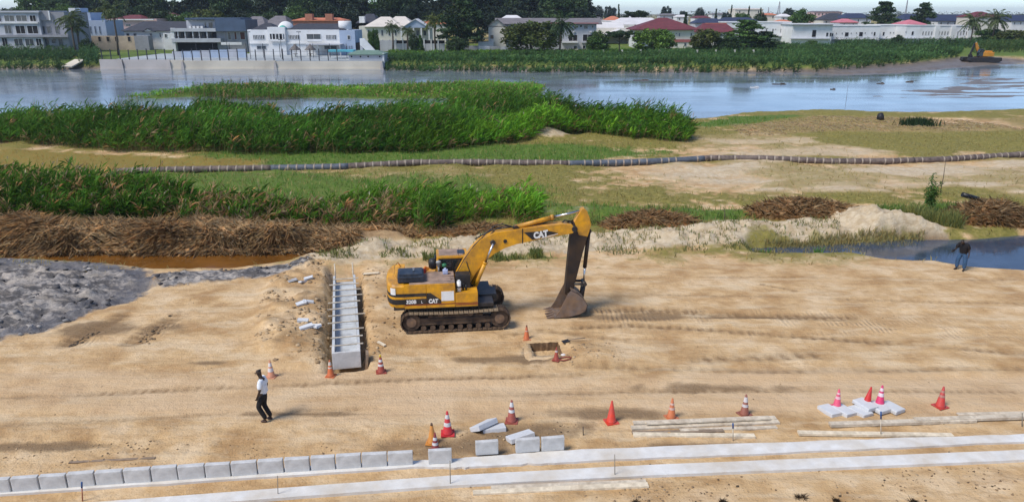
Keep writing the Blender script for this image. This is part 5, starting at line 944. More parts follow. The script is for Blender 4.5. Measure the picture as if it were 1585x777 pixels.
# terrace behind the lake wall
WY = 187.0; xl, xr = W(155, 100, WY).x, W(592, 100, WY).x; ztop = W(800, 94.0, WY).z
b = MB(); b.box(((xl+xr)/2, WY + 17.2, ztop/2 - .65), (xr - xl - .1, 33.0, ztop + 1.1)); tag(b.build('terrace', PAVE), kind='structure', label='paved garden terrace behind the lake wall')
wall = thing('lake_wall', 'long pale concrete retaining wall rising from the lake', 'wall', ((xl+xr)/2, WY, LAKE_Z)); o_ = (xl+xr)/2
for i, (p0, p1, q0, m) in enumerate(((155, 190, 92.5, WALLG), (192, 264, 93, WALLG), (265, 284, 93.5, WALLC), (285, 427, 94.5, WALLC), (428, 592, 95.5, WALLC))):
    x0, x1 = W(p0, 100, WY).x - o_, W(p1, 100, WY).x - o_; zt = W(800, q0, WY).z - LAKE_Z; b = MB(); b.box(((x0+x1)/2, .1, zt/2 - .3), (x1 - x0 - .05, .6, zt + .6)); b.box(((x0+x1)/2, -.12, .12), (x1-x0-.08, .5, .5)); b.build('wall_panel', m, wall)
    b = MB(); b.prism([(x1 - .5, 0), (x1 + .3, 0), (x1 + .1, zt - .3), (x1 - .3, zt - .3)], -.55, -.215); b.build('buttress', WALLG, wall)
fz = ztop - .1; fn = thing('lakeside_fence', 'dark iron post fence along the top of the lake wall', 'fence', (xl, WY + .8, fz)); pxs = list(range(158, 536, 14))
for p_ in pxs:
    X_ = W(p_, 90, WY + .8).x - xl; hh = random.uniform(2.6, 2.9); b = MB(); b.box((X_, 0, hh/2), (.20 if p_ % 42 else .28, .16, hh)); b.build('post', FENCE, fn)
for zz in (.35, 2.2): b = MB(); b.box(((W(535, 90, WY).x - xl)/2, 0, zz), (W(535, 90, WY).x - xl, .05, .06)); b.build('rail', FENCE, fn)
# sports court screen, parasols, awnings, lamps
def wbox(name, label, cat, p0, p1, q0, q1, Y, dep, m, group=None):
    a_, c_ = W(p0, q0, Y), W(p1, q1, Y); b = MB(); b.box(((a_.x+c_.x)/2, Y + dep/2, (a_.z+c_.z)/2), (c_.x-a_.x, dep, a_.z-c_.z)); return tag(b.build(name, m), label, cat, group)
ct = Bld('court_screen', 'low blue grey court screen on the terrace behind the iron fence', 'screen', 200.0, 330)
for k in range(8): ct.box('panel', 262 + k*14.5, 276 + k*14.5, 80 - .5*k, 93, 0, .12, PL_B if k % 3 else PL_LG)
for k in range(10): ct.box('net_post', 300 + k*26, 300.7 + k*26, 68, 93, .3, .42, FENCE)
for (p_, lb) in ((455, 'grey thatched parasol on the terrace beside the tall lamp'), (479, 'grey thatched parasol on the terrace nearer the cyan awning')):
    b_ = Bld('parasol', lb, 'parasol', 203.0, p_, 'thatched parasols on the terrace'); zt, ze = b_.z(68.5), b_.z(78); zg = ztop - .4; b = MB(); b.lathe([(1.55, ze), (1.5, ze + .12), (.75, (ze+zt)/2 + .1), (.05, zt)], 14); b.build('thatch_roof', THATCH, b_.root); b = MB(); b.cyl((0, 0, zg), (0, 0, zt - .2), .07, n=8); b.build('pole', WOODD, b_.root); b = MB(); b.lathe([(.1, zg), (.1, zg + .7), (.7, zg + .72), (.7, zg + .78)], 12); b.build('table', WOODD, b_.root)
aw = Bld('awning', 'cyan fabric awning beside the boat house', 'awning', 196.0, 525); aw.box('canopy', 505, 545, 78, 81, 0, 3, CYAN)
for p_ in (506, 525, 544): aw.box('leg', p_, p_ + .8, 81, 94, .2, .35, FRM)
for i, (p_, q0, lb) in enumerate(((350, 50, 'double-headed lamp post in front of the blue modern house'), (385, 50, 'lamp post beside the edge of the white villa'), (434, 62, 'short lamp post in front of the villa balcony'), (463, 50, 'tall lamp post behind the thatched parasols'))):
    b_ = Bld('lamp_post', lb, 'lamp post', 194.0, p_, 'lamp posts on the terrace'); zt = b_.z(q0); b = MB(); b.cyl((0, 0, ztop - .5), (0, 0, zt), .07, .05, n=8); b.build('pole', FENCE, b_.root); b = MB(); b.box((-.3, 0, zt), (.5, .2, .16)); b.box((.3, 0, zt), (.5, .2, .16)); b.build('lamp_head', FENCE, b_.root)
bh = Bld('boat_house', 'small white boat house with green roof on the lake wall', 'shed', 188.5, 565); bh.box('wall', 537, 592, 84, None, 0, 6, PL_LG); bh.hip(537, 592, 84, 78, 6, RF_GR, .55)
for p_ in (540, 554, 566, 584): bh.win(p_, p_ + 3.6, 86, 90, 0, OPEN_)
bh.box('column', 590, 592.5, 83, 106, -.25, .3, PL_W)
sr = Bld('slide_ramp', 'white sloping ramp wall between villa and boat house', 'ramp', 205.0, 570); xa, xb = sr.x(556), sr.x(583); b = MB(); b.prism([(xa, sr.z(60)), (xa + 1.2, sr.z(60)), (xb, sr.z(83)), (xb - 2.2, sr.z(84)), (xa, sr.z(70))], 0, .6); b.build('ramp_slab', PL_W, sr.root); sr.box('stair_post', 556, 560, 68, None, .7, 2, PL_LG)
sl = MB(); p0, p1 = W(103, 104, 187.2), W(124, 93, 192); sl.box((0, 0, 0), ((p1-p0).length, 3.0, .3), Vector((p1 - p0)).to_track_quat('X', 'Z').to_matrix()); tag(sl.build('slipway', WALLC, None, (p0+p1)/2), 'sloping concrete boat slipway between the reeds', 'slipway')

# ================================================================== HOUSES
h = Bld('concrete_house', 'unfinished grey three-storey concrete house with open windows', 'house', 236.0, 50)
h.box('wall', -90, 64, 20, None, 0, 14, PL_LG); h.box('side_wing', 64, 104, 19, None, 1.0, 14, PL_G); h.box('roof_slab', -92, 66, 17.2, 20, -.6, 14.5, PL_LG); h.box('floor_slab', -92, 61, 34.5, 37, -.5, .5, PL_W); h.box('floor_slab', -92, 104, 54.5, 58, -.7, .8, PL_G); h.box('roof_room', 63, 80, 17, 32, .6, 6, PL_G); h.box('roof_pillar', 79.5, 81.5, 17.5, 32, .2, .55, PL_W)
for p0, p1, q0, q1, m in ((11, 27, 24, 34, GPANE), (29, 46, 24, 34, GPANE), (50, 60, 24, 34, OPEN_), (-12, 6, 24, 34, OPEN_), (8, 19, 39.5, 53, GPANE), (25, 40, 40, 53, OPEN_), (43, 60, 40, 53, OPEN_), (0.5, 9, 59, 73, OPEN_), (19, 33, 60, 72, GPANE), (36, 50, 60, 72, GPANE), (53, 62, 60, 72, OPEN_), (-30, -5, 40, 53, OPEN_), (-30, -6, 60, 72, OPEN_)): h.win(p0, p1, q0, q1, 0, m, fr=PL_W if p0 > 10 else PL_LG)
for p0, p1, q0, q1 in ((64, 71, 41, 53), (73, 80, 41, 53), (66, 74, 60, 72), (77, 84, 61, 68), (88, 95, 60, 72), (86, 92, 41, 53)): h.win(p0, p1, q0, q1, 1.0, GPANE, fr=PL_G)
h = Bld('slit_window_house', 'pale blue and white block with tall slit windows', 'house', 262.0, 137)
h.box('wall', 120, 165, 32, None, 0, 12, PL_B); h.box('upper_block', 121, 144, 20, 32, 1, 10, PL_B); h.box('stair_tower', 112, 122, 13, None, .5, 6, PL_W); h.box('tower_cap', 122, 130, 13, 20, 1.2, 6, PL_B); h.box('side_wall', 98, 112, 20, None, .8, 9, PL_C)
for p_ in (133.5, 140, 147, 154): h.win(p_, p_ + 2.4, 41, 53, 0, GPANE, fr=PL_B)
h.box('garden_wall', 128, 210, 56, None, -7, -6.6, PL_T)
for p_ in (131, 150, 163, 176, 196): h.win(p_, p_ + 5, 57, 65, -7, OPEN_, 'gap', PL_T)
h = Bld('pink_house', 'pink house with maroon roof behind the tall palm', 'house', 300.0, 200); h.box('wall', 142, 245, 30, None, 0, 12, PL_P); h.box('red_wall', 143, 165, 22, 31, -.6, 3, PL_R); h.hip(180, 222, 30, 23.5, 12, RF_M, .4); h.box('eave', 183, 240, 30, 32, -1, -.3, PL_W); h.win(196, 204, 38, 41, 0)
h = Bld('cream_gable_house', 'cream house with a pale roof and maroon hipped roof behind', 'house', 318.0, 250); h.box('wall', 228, 285, 33, None, 0, 12, PL_C); h.gable(244, 284, 32, 25, 10, RF_W, PL_C, False); h.hip(222, 272, 32, 20.5, 22, RF_M, .3, dy=6)
h = Bld('slate_roof_house', 'white bungalow with broad dark slate roof beside the blue house', 'house', 258.0, 240); h.box('wall', 192, 292, 48, None, 0, 12, PL_W); h.hip(190, 296, 48, 33.5, 14, RF_D, .62, .8); h.gable(222, 237, 49, 44, 4, RF_D, PL_W, True, dy=-1.2)
for p0, p1 in ((195, 200), (206, 211), (231, 235), (246, 249), (262, 266)): h.win(p0, p1, 52, 58.5, 0)
h.box('low_block', 206, 228, 56, None, -5, -2, PL_G); h.box('porch', 252, 270, 52, None, -1.6, -.2, PL_W); h.win(254, 258, 53, 59, -1.6)
h = Bld('blue_modern_house', 'dark blue clad modern house with long open balconies', 'house', 238.0, 325)
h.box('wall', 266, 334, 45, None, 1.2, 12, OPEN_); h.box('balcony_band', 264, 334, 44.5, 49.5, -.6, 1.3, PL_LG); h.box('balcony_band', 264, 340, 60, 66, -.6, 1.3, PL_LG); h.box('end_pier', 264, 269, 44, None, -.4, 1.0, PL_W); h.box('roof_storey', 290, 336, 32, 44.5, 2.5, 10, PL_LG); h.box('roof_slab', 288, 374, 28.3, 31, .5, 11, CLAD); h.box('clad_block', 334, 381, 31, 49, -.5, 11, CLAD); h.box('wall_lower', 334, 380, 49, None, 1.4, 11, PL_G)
for p_ in (274, 285, 297, 307, 319): h.box('column', p_, p_ + 1.6, 49.5, 60, -.3, .1, PL_LG); h.win(p_ + 2.5, p_ + 9, 50.5, 59.5, 1.2, GPANE, fr=FENCE); h.box('railing', p_ - 6, p_ + 4.5, 56.5, 57.1, -.5, -.44, FENCE)
for p0, p1 in ((318, 321), (324, 331)): h.win(p0, p1, 35, 44, 2.5, GPANE)
for p0, p1 in ((352, 357), (362, 366), (371, 379)): h.win(p0, p1, 50, 62, 1.4, mat('brown_shutter', (.10, .03, .02), .7, .2, 2) if p0 != 352 else GPANE)
for p_ in (293, 299, 305, 311): h.box('roof_tank', p_, p_ + 3.5, 41, 44.5, .4, 1.5, PL_W)
h.box('low_wall', 340, 372, 66, 70, -2, -1.5, PL_W)
h = Bld('grey_hip_house', 'house with twin grey hipped roofs behind the white villa', 'house', 290.0, 405); h.box('wall', 372, 440, 40, None, 0, 14, PL_LG); h.hip(370, 412, 41, 26, 14, RF_G, .35, .8); h.hip(405, 446, 40, 25, 18, RF_G, .35, .8, dy=4)
v = Bld('white_villa', 'large white villa with dome, dark roof and round corner tower', 'house', 214.0, 465)
v.box('wall', 383, 525, 46.5, None, 0, 13, PL_W); v.box('raised_front', 414, 441, 42.5, None, -.7, 2, PL_W); v.box('corner_wing', 525, 549, 47.5, None, -.5, 10, PL_B); v.hip(440, 534, 46, 37, 11, RF_D, .66, .2, dy=.6); v.hip(390, 424, 46, 36, 10, RF_D, .25, .2, dy=.6)
b = MB(); x_ = v.x(443, 3); zz = v.z(46.5, 3); rr = v.x(455.5, 3) - x_; b.lathe([(rr*math.cos(t), zz + rr*math.sin(t)) for t in np.linspace(0, 1.54, 9)], 24, (x_, 3.2, 0)); v_d = b.build('dome', PL_W, v.root); b = MB(); b.lathe([(rr*.62*math.cos(t), zz - .6 + rr*.8*math.sin(t)) for t in np.linspace(0, 1.54, 7)], 20, (x_ - .3, 1.0, 0)); b.build('dome_glass', TEAL, v_d)
b = MB(); x_ = v.x(534.5, 3); b.lathe([(v.x(544.5, 3) - x_, v.z(48, 3)), (v.x(544.5, 3) - x_, v.z(33.5, 3)), (v.x(543.5, 3) - x_, v.z(33, 3))], 22, (x_, 3.2, 0)); v_t = b.build('round_tower', PL_W, v.root)
b = MB(); b.cyl((x_, 3.2, v.z(33, 3)), (x_, 3.2, v.z(31, 3)), .12, n=8); b.build('finial', PL_R, v_t)
for p0, p1 in ((391, 409), (446, 463), (504, 520)):
    v.win(p0, p1, 54.5, 61.5, 0)
    for k in range(6): v.box('window_bar', p0 + 1.5 + k*(p1-p0-3)/6, p0 + 2.2 + k*(p1-p0-3)/6, 55, 61, -.13, -.10, PL_W)
v.win(417, 439, 52.5, 64, -.7, OPEN_); v.win(474, 496, 53, 64.5, 0, GPANE); v.win(537, 542, 55, 62, -.5, GPANE, 'arch_window', PL_W)
for p_ in (420, 425, 430.5, 436): v.box('balcony_column', p_, p_ + 1.2, 52.5, 64, -1.0, -.75, PL_W)
for p0, p1 in ((416, 440), (473, 497)): v.box('balustrade', p0, p1, 61.3, 64.8, -1.3, -1.05, PL_W)
v.box('string_course', 383, 530, 66.5, 68.5, -.35, .0, PL_W)
for p0, p1, m in ((395, 410, GPANE), (425, 435, OPEN_), (416, 421, GPANE), (437, 442, GPANE), (500, 520, GPANE)): v.win(p0, p1, 71, 77, -.01, m)
for p_ in (534, 538, 542): v.win(p_, p_ + 2, 71, 77.5, -.5, GPANE, fr=PL_B)
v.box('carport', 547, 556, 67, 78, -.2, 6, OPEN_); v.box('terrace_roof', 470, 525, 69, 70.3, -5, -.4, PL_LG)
for p_ in (472, 490, 508, 524): v.box('terrace_column', p_, p_ + .9, 70.3, None, -4.9, -4.6, PL_LG)
h = Bld('red_brick_house', 'red brick house with two stepped chimney gables', 'house', 285.0, 490); h.box('wall', 455, 532, 31, None, 0, 10, PL_BR); h.box('chimney_gable', 474, 485, 22, 32, -.5, 2, PL_BR); h.box('chimney_gable', 505, 516, 22, 32, -.5, 2, PL_BR); h.hip(454, 534, 32, 28, 10, RF_O, .7)
h = Bld('cream_portico_house', 'cream two-storey house with pale roofs and columned portico', 'house', 262.0, 610)
h.box('wall', 556, 664, 41, None, 1.0, 13, PL_C); h.hip(566, 620, 41.5, 26.5, 13, RF_C, .25, .9, dy=.8); h.hip(592, 640, 41.5, 26, 15, RF_C, .3, .9, dy=3); h.gable(623, 664, 43.5, 29.5, 8, RF_W, PL_B, True, .5, dy=-2.2); h.hip(553, 584, 36, 22, 16, RF_D, .35, .6, dy=9); h.box('chimney', 557, 565, 26, 36, 7, 9, PL_W)
for p_ in (621, 640, 652, 664): h.box('column', p_ - 1, p_ + 1, 44, None, -2.2, -1.6, PL_W)
for p0, p1 in ((569, 572), (580, 583), (590, 593), (601, 604), (611, 614), (644, 649), (655, 660), (630, 635)): h.win(p0, p1, 47, 56, 1.0); h.win(p0, p1, 62, 70, 1.0)
h = Bld('orange_roof_house', 'house with orange and green roofs half hidden by a palm', 'house', 300.0, 665); h.box('wall', 645, 690, 38, None, 0, 10, PL_C); h.hip(652, 690, 37, 31, 10, RF_O, .4, .6); h.hip(640, 676, 33, 24.5, 12, RF_GR, .3, .4, dy=8)
g = Bld('garden_wall', 'white garden wall with dark panels and white piers', 'wall', 246.0, 630)
for k in range(7): g.box('pier', 611 + k*11, 612.6 + k*11, 60.5, None, -.2, .3, PL_W); g.box('panel', 612.8 + k*11, 621.8 + k*11, 63, 68, 0, .12, OPEN_); g.box('base', 612.8 + k*11, 621.8 + k*11, 68.2, None, -.05, .2, PL_LG)
g.box('gate', 570, 587, 64.5, None, 0, .2, OPEN_); g.box('gate_wall', 587, 611, 63, None, -.1, .3, PL_LG)
for k in range(6):
    if k == 0: bw = Bld('boundary_wall', 'plain grey block wall beside the green bank', 'wall', 240.0, 740)
    bw.box('wall_panel', 690 + k*17, 706.4 + k*17, 70.5 + .4*k, None, 0, .25, PL_LG if k % 2 else PL_G)
a = Bld('apartment_block', 'grey three-storey apartment block with long brown roof and balconies', 'building', 250.0, 850)
a.box('gable_wing', 756, 783, 41, None, -1.5, 10, PL_C); a.gable(756, 783, 42, 29.5, 12, RF_G, PL_C, True, .6, dy=-1.5); a.box('wall', 783, 923, 36.5, None, 0, 11, PL_LG); a.gable(770, 927, 37, 28.5, 12, RF_G, PL_LG, False, .9); a.box('fascia', 840, 926, 35.8, 37, -1.15, -.95, PL_R); a.win(758.5, 764, 54.5, 61, -1.5, mat('brown_pane', (.22, .16, .10), .6, .2, 2, bmp=0))
for p0, p1, q0, q1, m in ((880, 894, 54, 64.5, OPEN_), (902, 918, 53.5, 64.5, OPEN_), (889, 894, 39.5, 45.5, GPANE), (903, 910, 39.5, 45.5, GPANE), (915, 919, 39.5, 44, GPANE), (897, 901, 39, 43, OPEN_), (888, 894, 71, 77, GPANE), (902, 907, 71, 77, GPANE), (911, 917, 69, 76, OPEN_), (874, 880, 40, 46, GPANE)): a.win(p0, p1, q0, q1, 0, m, fr=PL_W)
a.box('balcony', 870, 895, 64.8, 67, -1.4, -.1, PL_W); a.box('balcony', 901, 920, 65.2, 67.2, -1.4, -.1, PL_LG); a.box('balcony', 875, 896, 76.5, 80, -1.6, -.1, PL_C); a.box('balcony', 904, 920, 76.5, 80.5, -1.6, -.1, PL_C)
for p_ in (887, 913): a.box('air_conditioner', p_, p_ + 3, 48.5, 51, -.5, -.05, PL_W)
a.box('low_annex', 740, 764, 65.5, None, -4, -1.6, PL_W); a.hip(776, 808, 29, 24, 10, RF_W, .5, .2, dy=8)
h = Bld('white_hall', 'broad hall with plain off-white metal roofs', 'hall', 310.0, 960); h.box('wall', 915, 1005, 44, None, 0, 25, PL_C); h.gable(918, 968, 52, 34.5, 26, RF_W, PL_C, False); h.gable(935, 985, 57, 45.5, 14, RF_W, PL_C, True, .8, dy=-9); h.hip(950, 1030, 38, 28, 22, RF_W, .6, dy=16); h.box('porch', 975, 1000, 49, None, -10, -1, PL_C)
h.hip(938, 964, 32, 25.5, 16, RF_O, .2, .4, dy=34); h.box('rear_eave', 930, 966, 32, 34, 33, 50, PL_W)
m_ = Bld('maroon_roof_house', 'cream house under a large maroon hipped roof', 'house', 268.0, 1040); m_.box('wall', 1022, 1074, 46, None, 0, 14, PL_C); m_.box('wall_side', 982, 1022, 46, None, 2.5, 14, PL_W); m_.hip(981, 1082, 46, 28, 15, RF_M, .12, 1.2); m_.box('string_course', 1021, 1075, 61.5, 66, -.25, -.02, PL_R)
for p0, p1, q0, q1 in ((1030, 1032.5, 51, 57), (1036, 1038, 51, 57), (1041, 1043, 51.5, 53.5), (1046, 1048, 51.5, 53.5), (1051, 1053, 51.5, 57), (1069, 1071.5, 51.5, 57), (1060, 1064, 67, 72), (1045, 1050, 67, 72)): m_.win(p0, p1, q0, q1, 0)
h = Bld('maroon_wing_house', 'lower maroon roofed wing beside the white terrace', 'house', 282.0, 1110); h.box('wall', 1086, 1138, 50, None, 0, 12, PL_C); h.hip(1084, 1140, 50, 36.5, 13, RF_M, .62, .8); h.win(1114, 1118, 52.5, 58, 0); h.box('ridge_cap', 1091, 1124, 36.2, 37, 6.2, 6.8, RF_O)
def white_house(name, label, Y, p0, p1, q0, wins, low=None, dep=12, px=None):
    h = Bld(name, label, 'house', Y, (p0+p1)/2); h.box('wall', p0, p1, q0, None, 0, dep, PL_W); h.box('parapet', p0 - .4, p1 + .4, q0 - 1.3, q0, -.2, dep + .2, PL_W)
    for a_, c_, d_, e_ in wins: h.win(a_, c_, d_, e_, 0, OPEN_, fr=FRM, t=.07)
    if low: h.box('canopy', p0, p1, low, low + 1.1, -1.6, -.1, PL_LG)
    return h
white_house('terrace_house', 'white flat-roofed house half behind the layered green tree', 300, 1124, 1224, 35.5, [(1185, 1186.8, 45, 51), (1195, 1197, 45, 51), (1199.5, 1200.8, 45, 47), (1207.5, 1209, 45, 51), (1215.5, 1218, 45, 51), (1223, 1225, 45, 51), (1221.5, 1224, 60.5, 64)], 56)
h = white_house('terrace_house', 'white flat-roofed house with a deep doorway recess and jutting canopy', 288, 1226, 1288, 38.5, [(1257, 1263.5, 47, 58), (1279, 1282.5, 51, 57), (1284.5, 1287.5, 51, 57)], 60); h.box('roof_canopy', 1226, 1302, 37.6, 39, -1.2, 14, PL_LG)
h = white_house('terrace_house', 'long white house with paired upper windows and continuous balcony', 300, 1288, 1362, 41, [(1287.5, 1290, 52, 57), (1294, 1295.5, 51, 53.5), (1303, 1304.5, 51, 53.5), (1308, 1314, 50.5, 57), (1317, 1318.5, 51, 53.5), (1325, 1326.5, 50.5, 53), (1330, 1336, 50, 57), (1338.5, 1340, 50.5, 53), (1349, 1350.5, 50, 53), (1352.5, 1355.5, 50, 56), (1318, 1325, 67, 70), (1334, 1340, 67, 70)], 61); h.box('balcony_rail', 1290, 1360, 58.5, 59, -1.6, -1.5, PL_LG)
white_house('terrace_house', 'white house between the paired windows and the protruding corner block', 304, 1362, 1402, 40, [(1366.5, 1369.5, 50, 56), (1377.5, 1379, 50, 52.5), (1382.5, 1384, 50, 52.5), (1390.5, 1395, 50, 57), (1402, 1403, 49, 52)], 60)
h = white_house('terrace_house', 'white protruding corner block under a pink pyramid roof', 296, 1402, 1424, 40.5, [(1401.5, 1403, 49, 51.5), (1411, 1414.5, 49, 55), (1402.5, 1405, 65, 68), (1413, 1415, 65, 68)], 59.5); h.hip(1402, 1432, 38, 31, 12, RF_P, .1, .3, dy=10)
for k, (p0, lb) in enumerate(((1424, 'white row house next to the pink-roofed corner block'), (1449, 'white row house in the middle of the receding row'), (1478, 'white row house at the end of the receding row by the palms'))):
    h = white_house('terrace_house', lb, 304 + 5*k, p0, p0 + (25 if k < 2 else 24), 40.5 + .3*k, [(p0 + 4 + j*4.5, p0 + 5.6 + j*4.5, 49, 55) for j in range(4)], 59.5); h.box('pilaster', p0 + 23.5 - (0 if k < 2 else 3), p0 + 30 - (0 if k < 2 else 3), 40, None, -.6, 2, PL_W)
def small_house(label, Y, p0, p1, qe, qr, wall_, roof, dep=11, ridge=.5, wins=4, name='distant_house', group='houses beyond the far bank'):
    h = Bld(name, label, 'house', Y, (p0+p1)/2, group); h.box('wall', p0, p1, qe, None, 0, dep, wall_); h.hip(p0, p1, qe, qr, dep, roof, ridge, .6)
    for k in range(wins): u = p0 + (k + .5)*(p1-p0)/wins; h.win(u - .9, u + .9, qe + 2.0, qe + 5.5, 0, OPEN_, fr=FRM, t=.07)
    return h
small_house('cream house with maroon hipped roof behind the two far palms', 330, 1502, 1544, 26.5, 18.5, PL_C, RF_M, 12, .2, 4); small_house('white house under long navy roof behind the receding white row', 350, 1449, 1502, 33, 23, PL_W, RF_N, 12, .75, 5); small_house('white house under navy roof between the two dark layered trees', 360, 1398, 1450, 31, 22, PL_W, RF_N, 12, .7, 4)
small_house('grey house under a long navy roof beside the cream maroon-roofed house', 350, 1544, 1572, 31, 23.5, PL_LG, RF_N, 12, .8, 3); small_house('white house at the scrubby bank behind the floating excavator', 330, 1563, 1620, 33, 24, PL_W, RF_N, 12, .7, 6); small_house('white house with navy roof left of the dark layered trees', 380, 1306, 1346, 28.5, 21, PL_W, RF_N, 12, .6, 3); small_house('cream house with a dark pyramid roof behind the long white house', 370, 1272, 1302, 31, 23, PL_C, RF_D, 12, .15, 3)
small_house('house with a small pink roof behind the long white house', 355, 1298, 1326, 35, 29.5, PL_W, RF_P, 10, .3, 2); small_house('pale apartment slab on the skyline behind the round green tree', 620, 1256, 1300, 19, 17.5, PL_P, RF_G, 14, .9, 8); small_house('cream warehouse on the skyline behind the pointed conifers', 600, 1135, 1178, 15, 13.5, PL_C, RF_C, 20, .95, 3)
for i, (lb, Y, p0, p1, qe, qr, wl, rf) in enumerate((('low house under dark navy roof behind the maroon hipped roof', 330, 1075, 1122, 36, 29, PL_LG, RF_N), ('long house with purple navy roof behind the white terrace', 360, 1110, 1176, 34, 27.5, PL_W, RF_N), ('white house left of the slender conifer', 420, 968, 990, 28, 25, PL_W, RF_W), ('white walled house with red roof behind the maroon roof', 430, 1074, 1098, 28, 25, PL_W, RF_M), ('small white house in front of the skyline trees', 480, 1046, 1064, 26.5, 23.5, PL_W, RF_W), ('white house beside the lattice mast', 400, 1207, 1222, 26, 22, PL_W, RF_W), ('house with red gable below the lattice mast', 340, 1208, 1222, 34, 31, PL_C, RF_O), ('white house beyond the orange pyramid roof', 440, 905, 932, 29.5, 26, PL_W, RF_G), ('pale house with dark roof beyond the round green tree', 460, 1280, 1304, 25.5, 21, PL_P, RF_D), ('grey roofed house on the skyline beside the slender conifer', 520, 1020, 1046, 24, 21.5, PL_LG, RF_G), ('white shed roof on the skyline behind the maroon roof', 560, 1100, 1130, 22.5, 20.5, PL_W, RF_G), ('red roofed house on the skyline near the pointed conifers', 520, 1176, 1200, 23.5, 21, PL_C, RF_O), ('navy roofed house at the skyline between palms', 420, 1520, 1560, 24.5, 21.5, PL_W, RF_N))): small_house(lb, Y, p0, p1, qe, qr, wl, rf, 10, .55, 2)
# concrete fence posts along the bank
for k, p_ in enumerate(range(934, 1190, 29)):
    p = W(p_, 88, 214.0); b = MB(); zt = W(p_, 80, 214.0).z; b.box((0, 0, (zt - .3)/2), (.30, .30, zt + .3)); b.box((-.1, -.05, zt), (.45, .3, .25)); tag(b.build('fence_post', PL_C, None, (p.x, 214.0, .3)), 'pale concrete fence post standing in the green bank', 'fence post', 'concrete posts along the bank')
# masts
def mast(p_, q0, Y, label, w0=.9):
    p = W(p_, q0, Y); o = thing('radio_mast', label, 'mast', (p.x, Y, .4)); b = MB(); hh = p.z - .4
    for sx, sy in ((-1, -1), (1, -1), (1, 1), (-1, 1)): b.tube([(sx*w0, sy*w0, 0), (sx*.1, sy*.1, hh)], .12, 4)
    for k in range(8):
        t = k/8; w_ = w0 + (.1 - w0)*t; w2 = w0 + (.1 - w0)*(k+1)/8; b.tube([(-w_, -w_, hh*t), (w2, -w2, hh*(k+1)/8)], .07, 3); b.tube([(w_, -w_, hh*t), (-w2, -w2, hh*(k+1)/8)], .07, 3)
    b.build('lattice', mat('galvanised', (.28, .29, .31), .6, .15, 2), o)
mast(1207, 3, 430, 'tall lattice radio mast rising above the white terrace', 1.6); mast(1406, -6, 520, 'very thin lattice mast on the skyline beyond the dark trees', .6); mast(1190, 12, 560, 'small lattice mast on the skyline near the pointed conifers', 1.0)

# ================================================================== TREES
BARK = mat('bark', (0.10, 0.075, 0.055), .95, .3, 4, bmp=.4)
FOL = {k: mat('foliage_' + k, c, .65, .18, 2.0, tint=True, bmp=0, spec=.25, transl=.22) for k, c in dict(dark=(0.045, 0.080, 0.026), mid=(0.080, 0.150, 0.030), lime=(0.12, 0.21, 0.034), olive=(0.095, 0.12, 0.026), deep=(0.026, 0.046, 0.024), palm=(0.085, 0.115, 0.04)).items()}
def leaf_cards(c, size, up=.35):
    n = len(c); nrm = rng.normal(size=(n, 3)); nrm[:, 2] = np.abs(nrm[:, 2]) + up; nrm /= np.linalg.norm(nrm, axis=1)[:, None]; t = np.cross(nrm, rng.normal(size=(n, 3))); t /= np.linalg.norm(t, axis=1)[:, None]; s = np.cross(nrm, t)
    sz = (size*(.6 + .8*rng.random(n)))[:, None]; V = np.stack([c - t*sz, c + s*sz*.55, c + t*sz, c - s*sz*.55], 1).reshape(-1, 3); return V, (np.arange(n)*4)[:, None] + np.array([[0, 1, 2, 3]])
def crown(kind, seed, n=5200):
    global rng
    keep = rng; rng = np.random.default_rng(seed); pts = []; tn = []
    if kind == 'broad': cl = [(np.array([.42*r*math.cos(a), .42*r*math.sin(a), .60 + zz*math.sqrt(max(0, 1.05 - r*r))]), .13, .09) for r, a, zz in [(rng.random()**.5, rng.random()*6.283, rng.uniform(-.34, .34)) for _ in range(64)]]
    elif kind == 'layer': cl = [(np.array([w_*math.cos(a), w_*math.sin(a), zz + rng.normal()*.035 - .05*w_]), .13, .035) for zz, wmax in ((.30, .46), (.42, .50), (.54, .46), (.66, .38), (.77, .30), (.87, .20), (.95, .10)) for a, w_ in [(rng.random()*6.283, wmax*rng.random()**.6) for _ in range(14)]]
    elif kind == 'conifer': cl = [(np.array([w_*math.cos(a), w_*math.sin(a), zz]), .07 + .07*(1-zz), .06) for zz in np.linspace(.15, .97, 34) for a, w_ in [(rng.random()*6.283, .34*(1.04-zz)**.8*rng.random()**.4)]*1 + [(rng.random()*6.283, .30*(1.04-zz)**.8)]]
    elif kind == 'spire': cl = [(np.array([w_*math.cos(a), w_*math.sin(a), zz]), .05, .05) for zz in np.linspace(.1, .98, 30) for a, w_ in [(rng.random()*6.283, .16*(1.03-zz))]]
    else: cl = [(np.array([.5*r*math.cos(a), .5*r*math.sin(a), .80 + rng.normal()*.05]), .14, .05) for r, a in [(rng.random()**.5, rng.random()*6.283) for _ in range(30)]]
    k = n//len(cl)
    for c_, rx, rz in cl:
        d = rng.normal(size=(k, 3)); d /= np.linalg.norm(d, axis=1)[:, None]; d *= (rng.random(k)**.4)[:, None]; pts.append(c_ + d*np.array([rx, rx, rz])); tn.append(np.full((k, 3), .62 + .7*rng.random())*np.array([1 + .25*(rng.random()-.5), 1, 1]))
    pts = np.concatenate(pts); pts[:, 2] = np.minimum(pts[:, 2], 1.02); tn = np.concatenate(tn)*(.8 + .4*rng.random((len(pts), 1))); V, Fc = leaf_cards(pts, .031 if kind != 'spire' else .02); rng = keep
    return V, Fc, np.repeat(tn, 4, axis=0)
CR = {}
for kd in ('broad', 'layer', 'conifer', 'spire', 'umbrella'):
    for sdv in range(3 if kd in ('broad', 'conifer') else 2): CR[kd, sdv] = crown(kd, 1000 + 17*sdv + len(kd))
TRK = {}
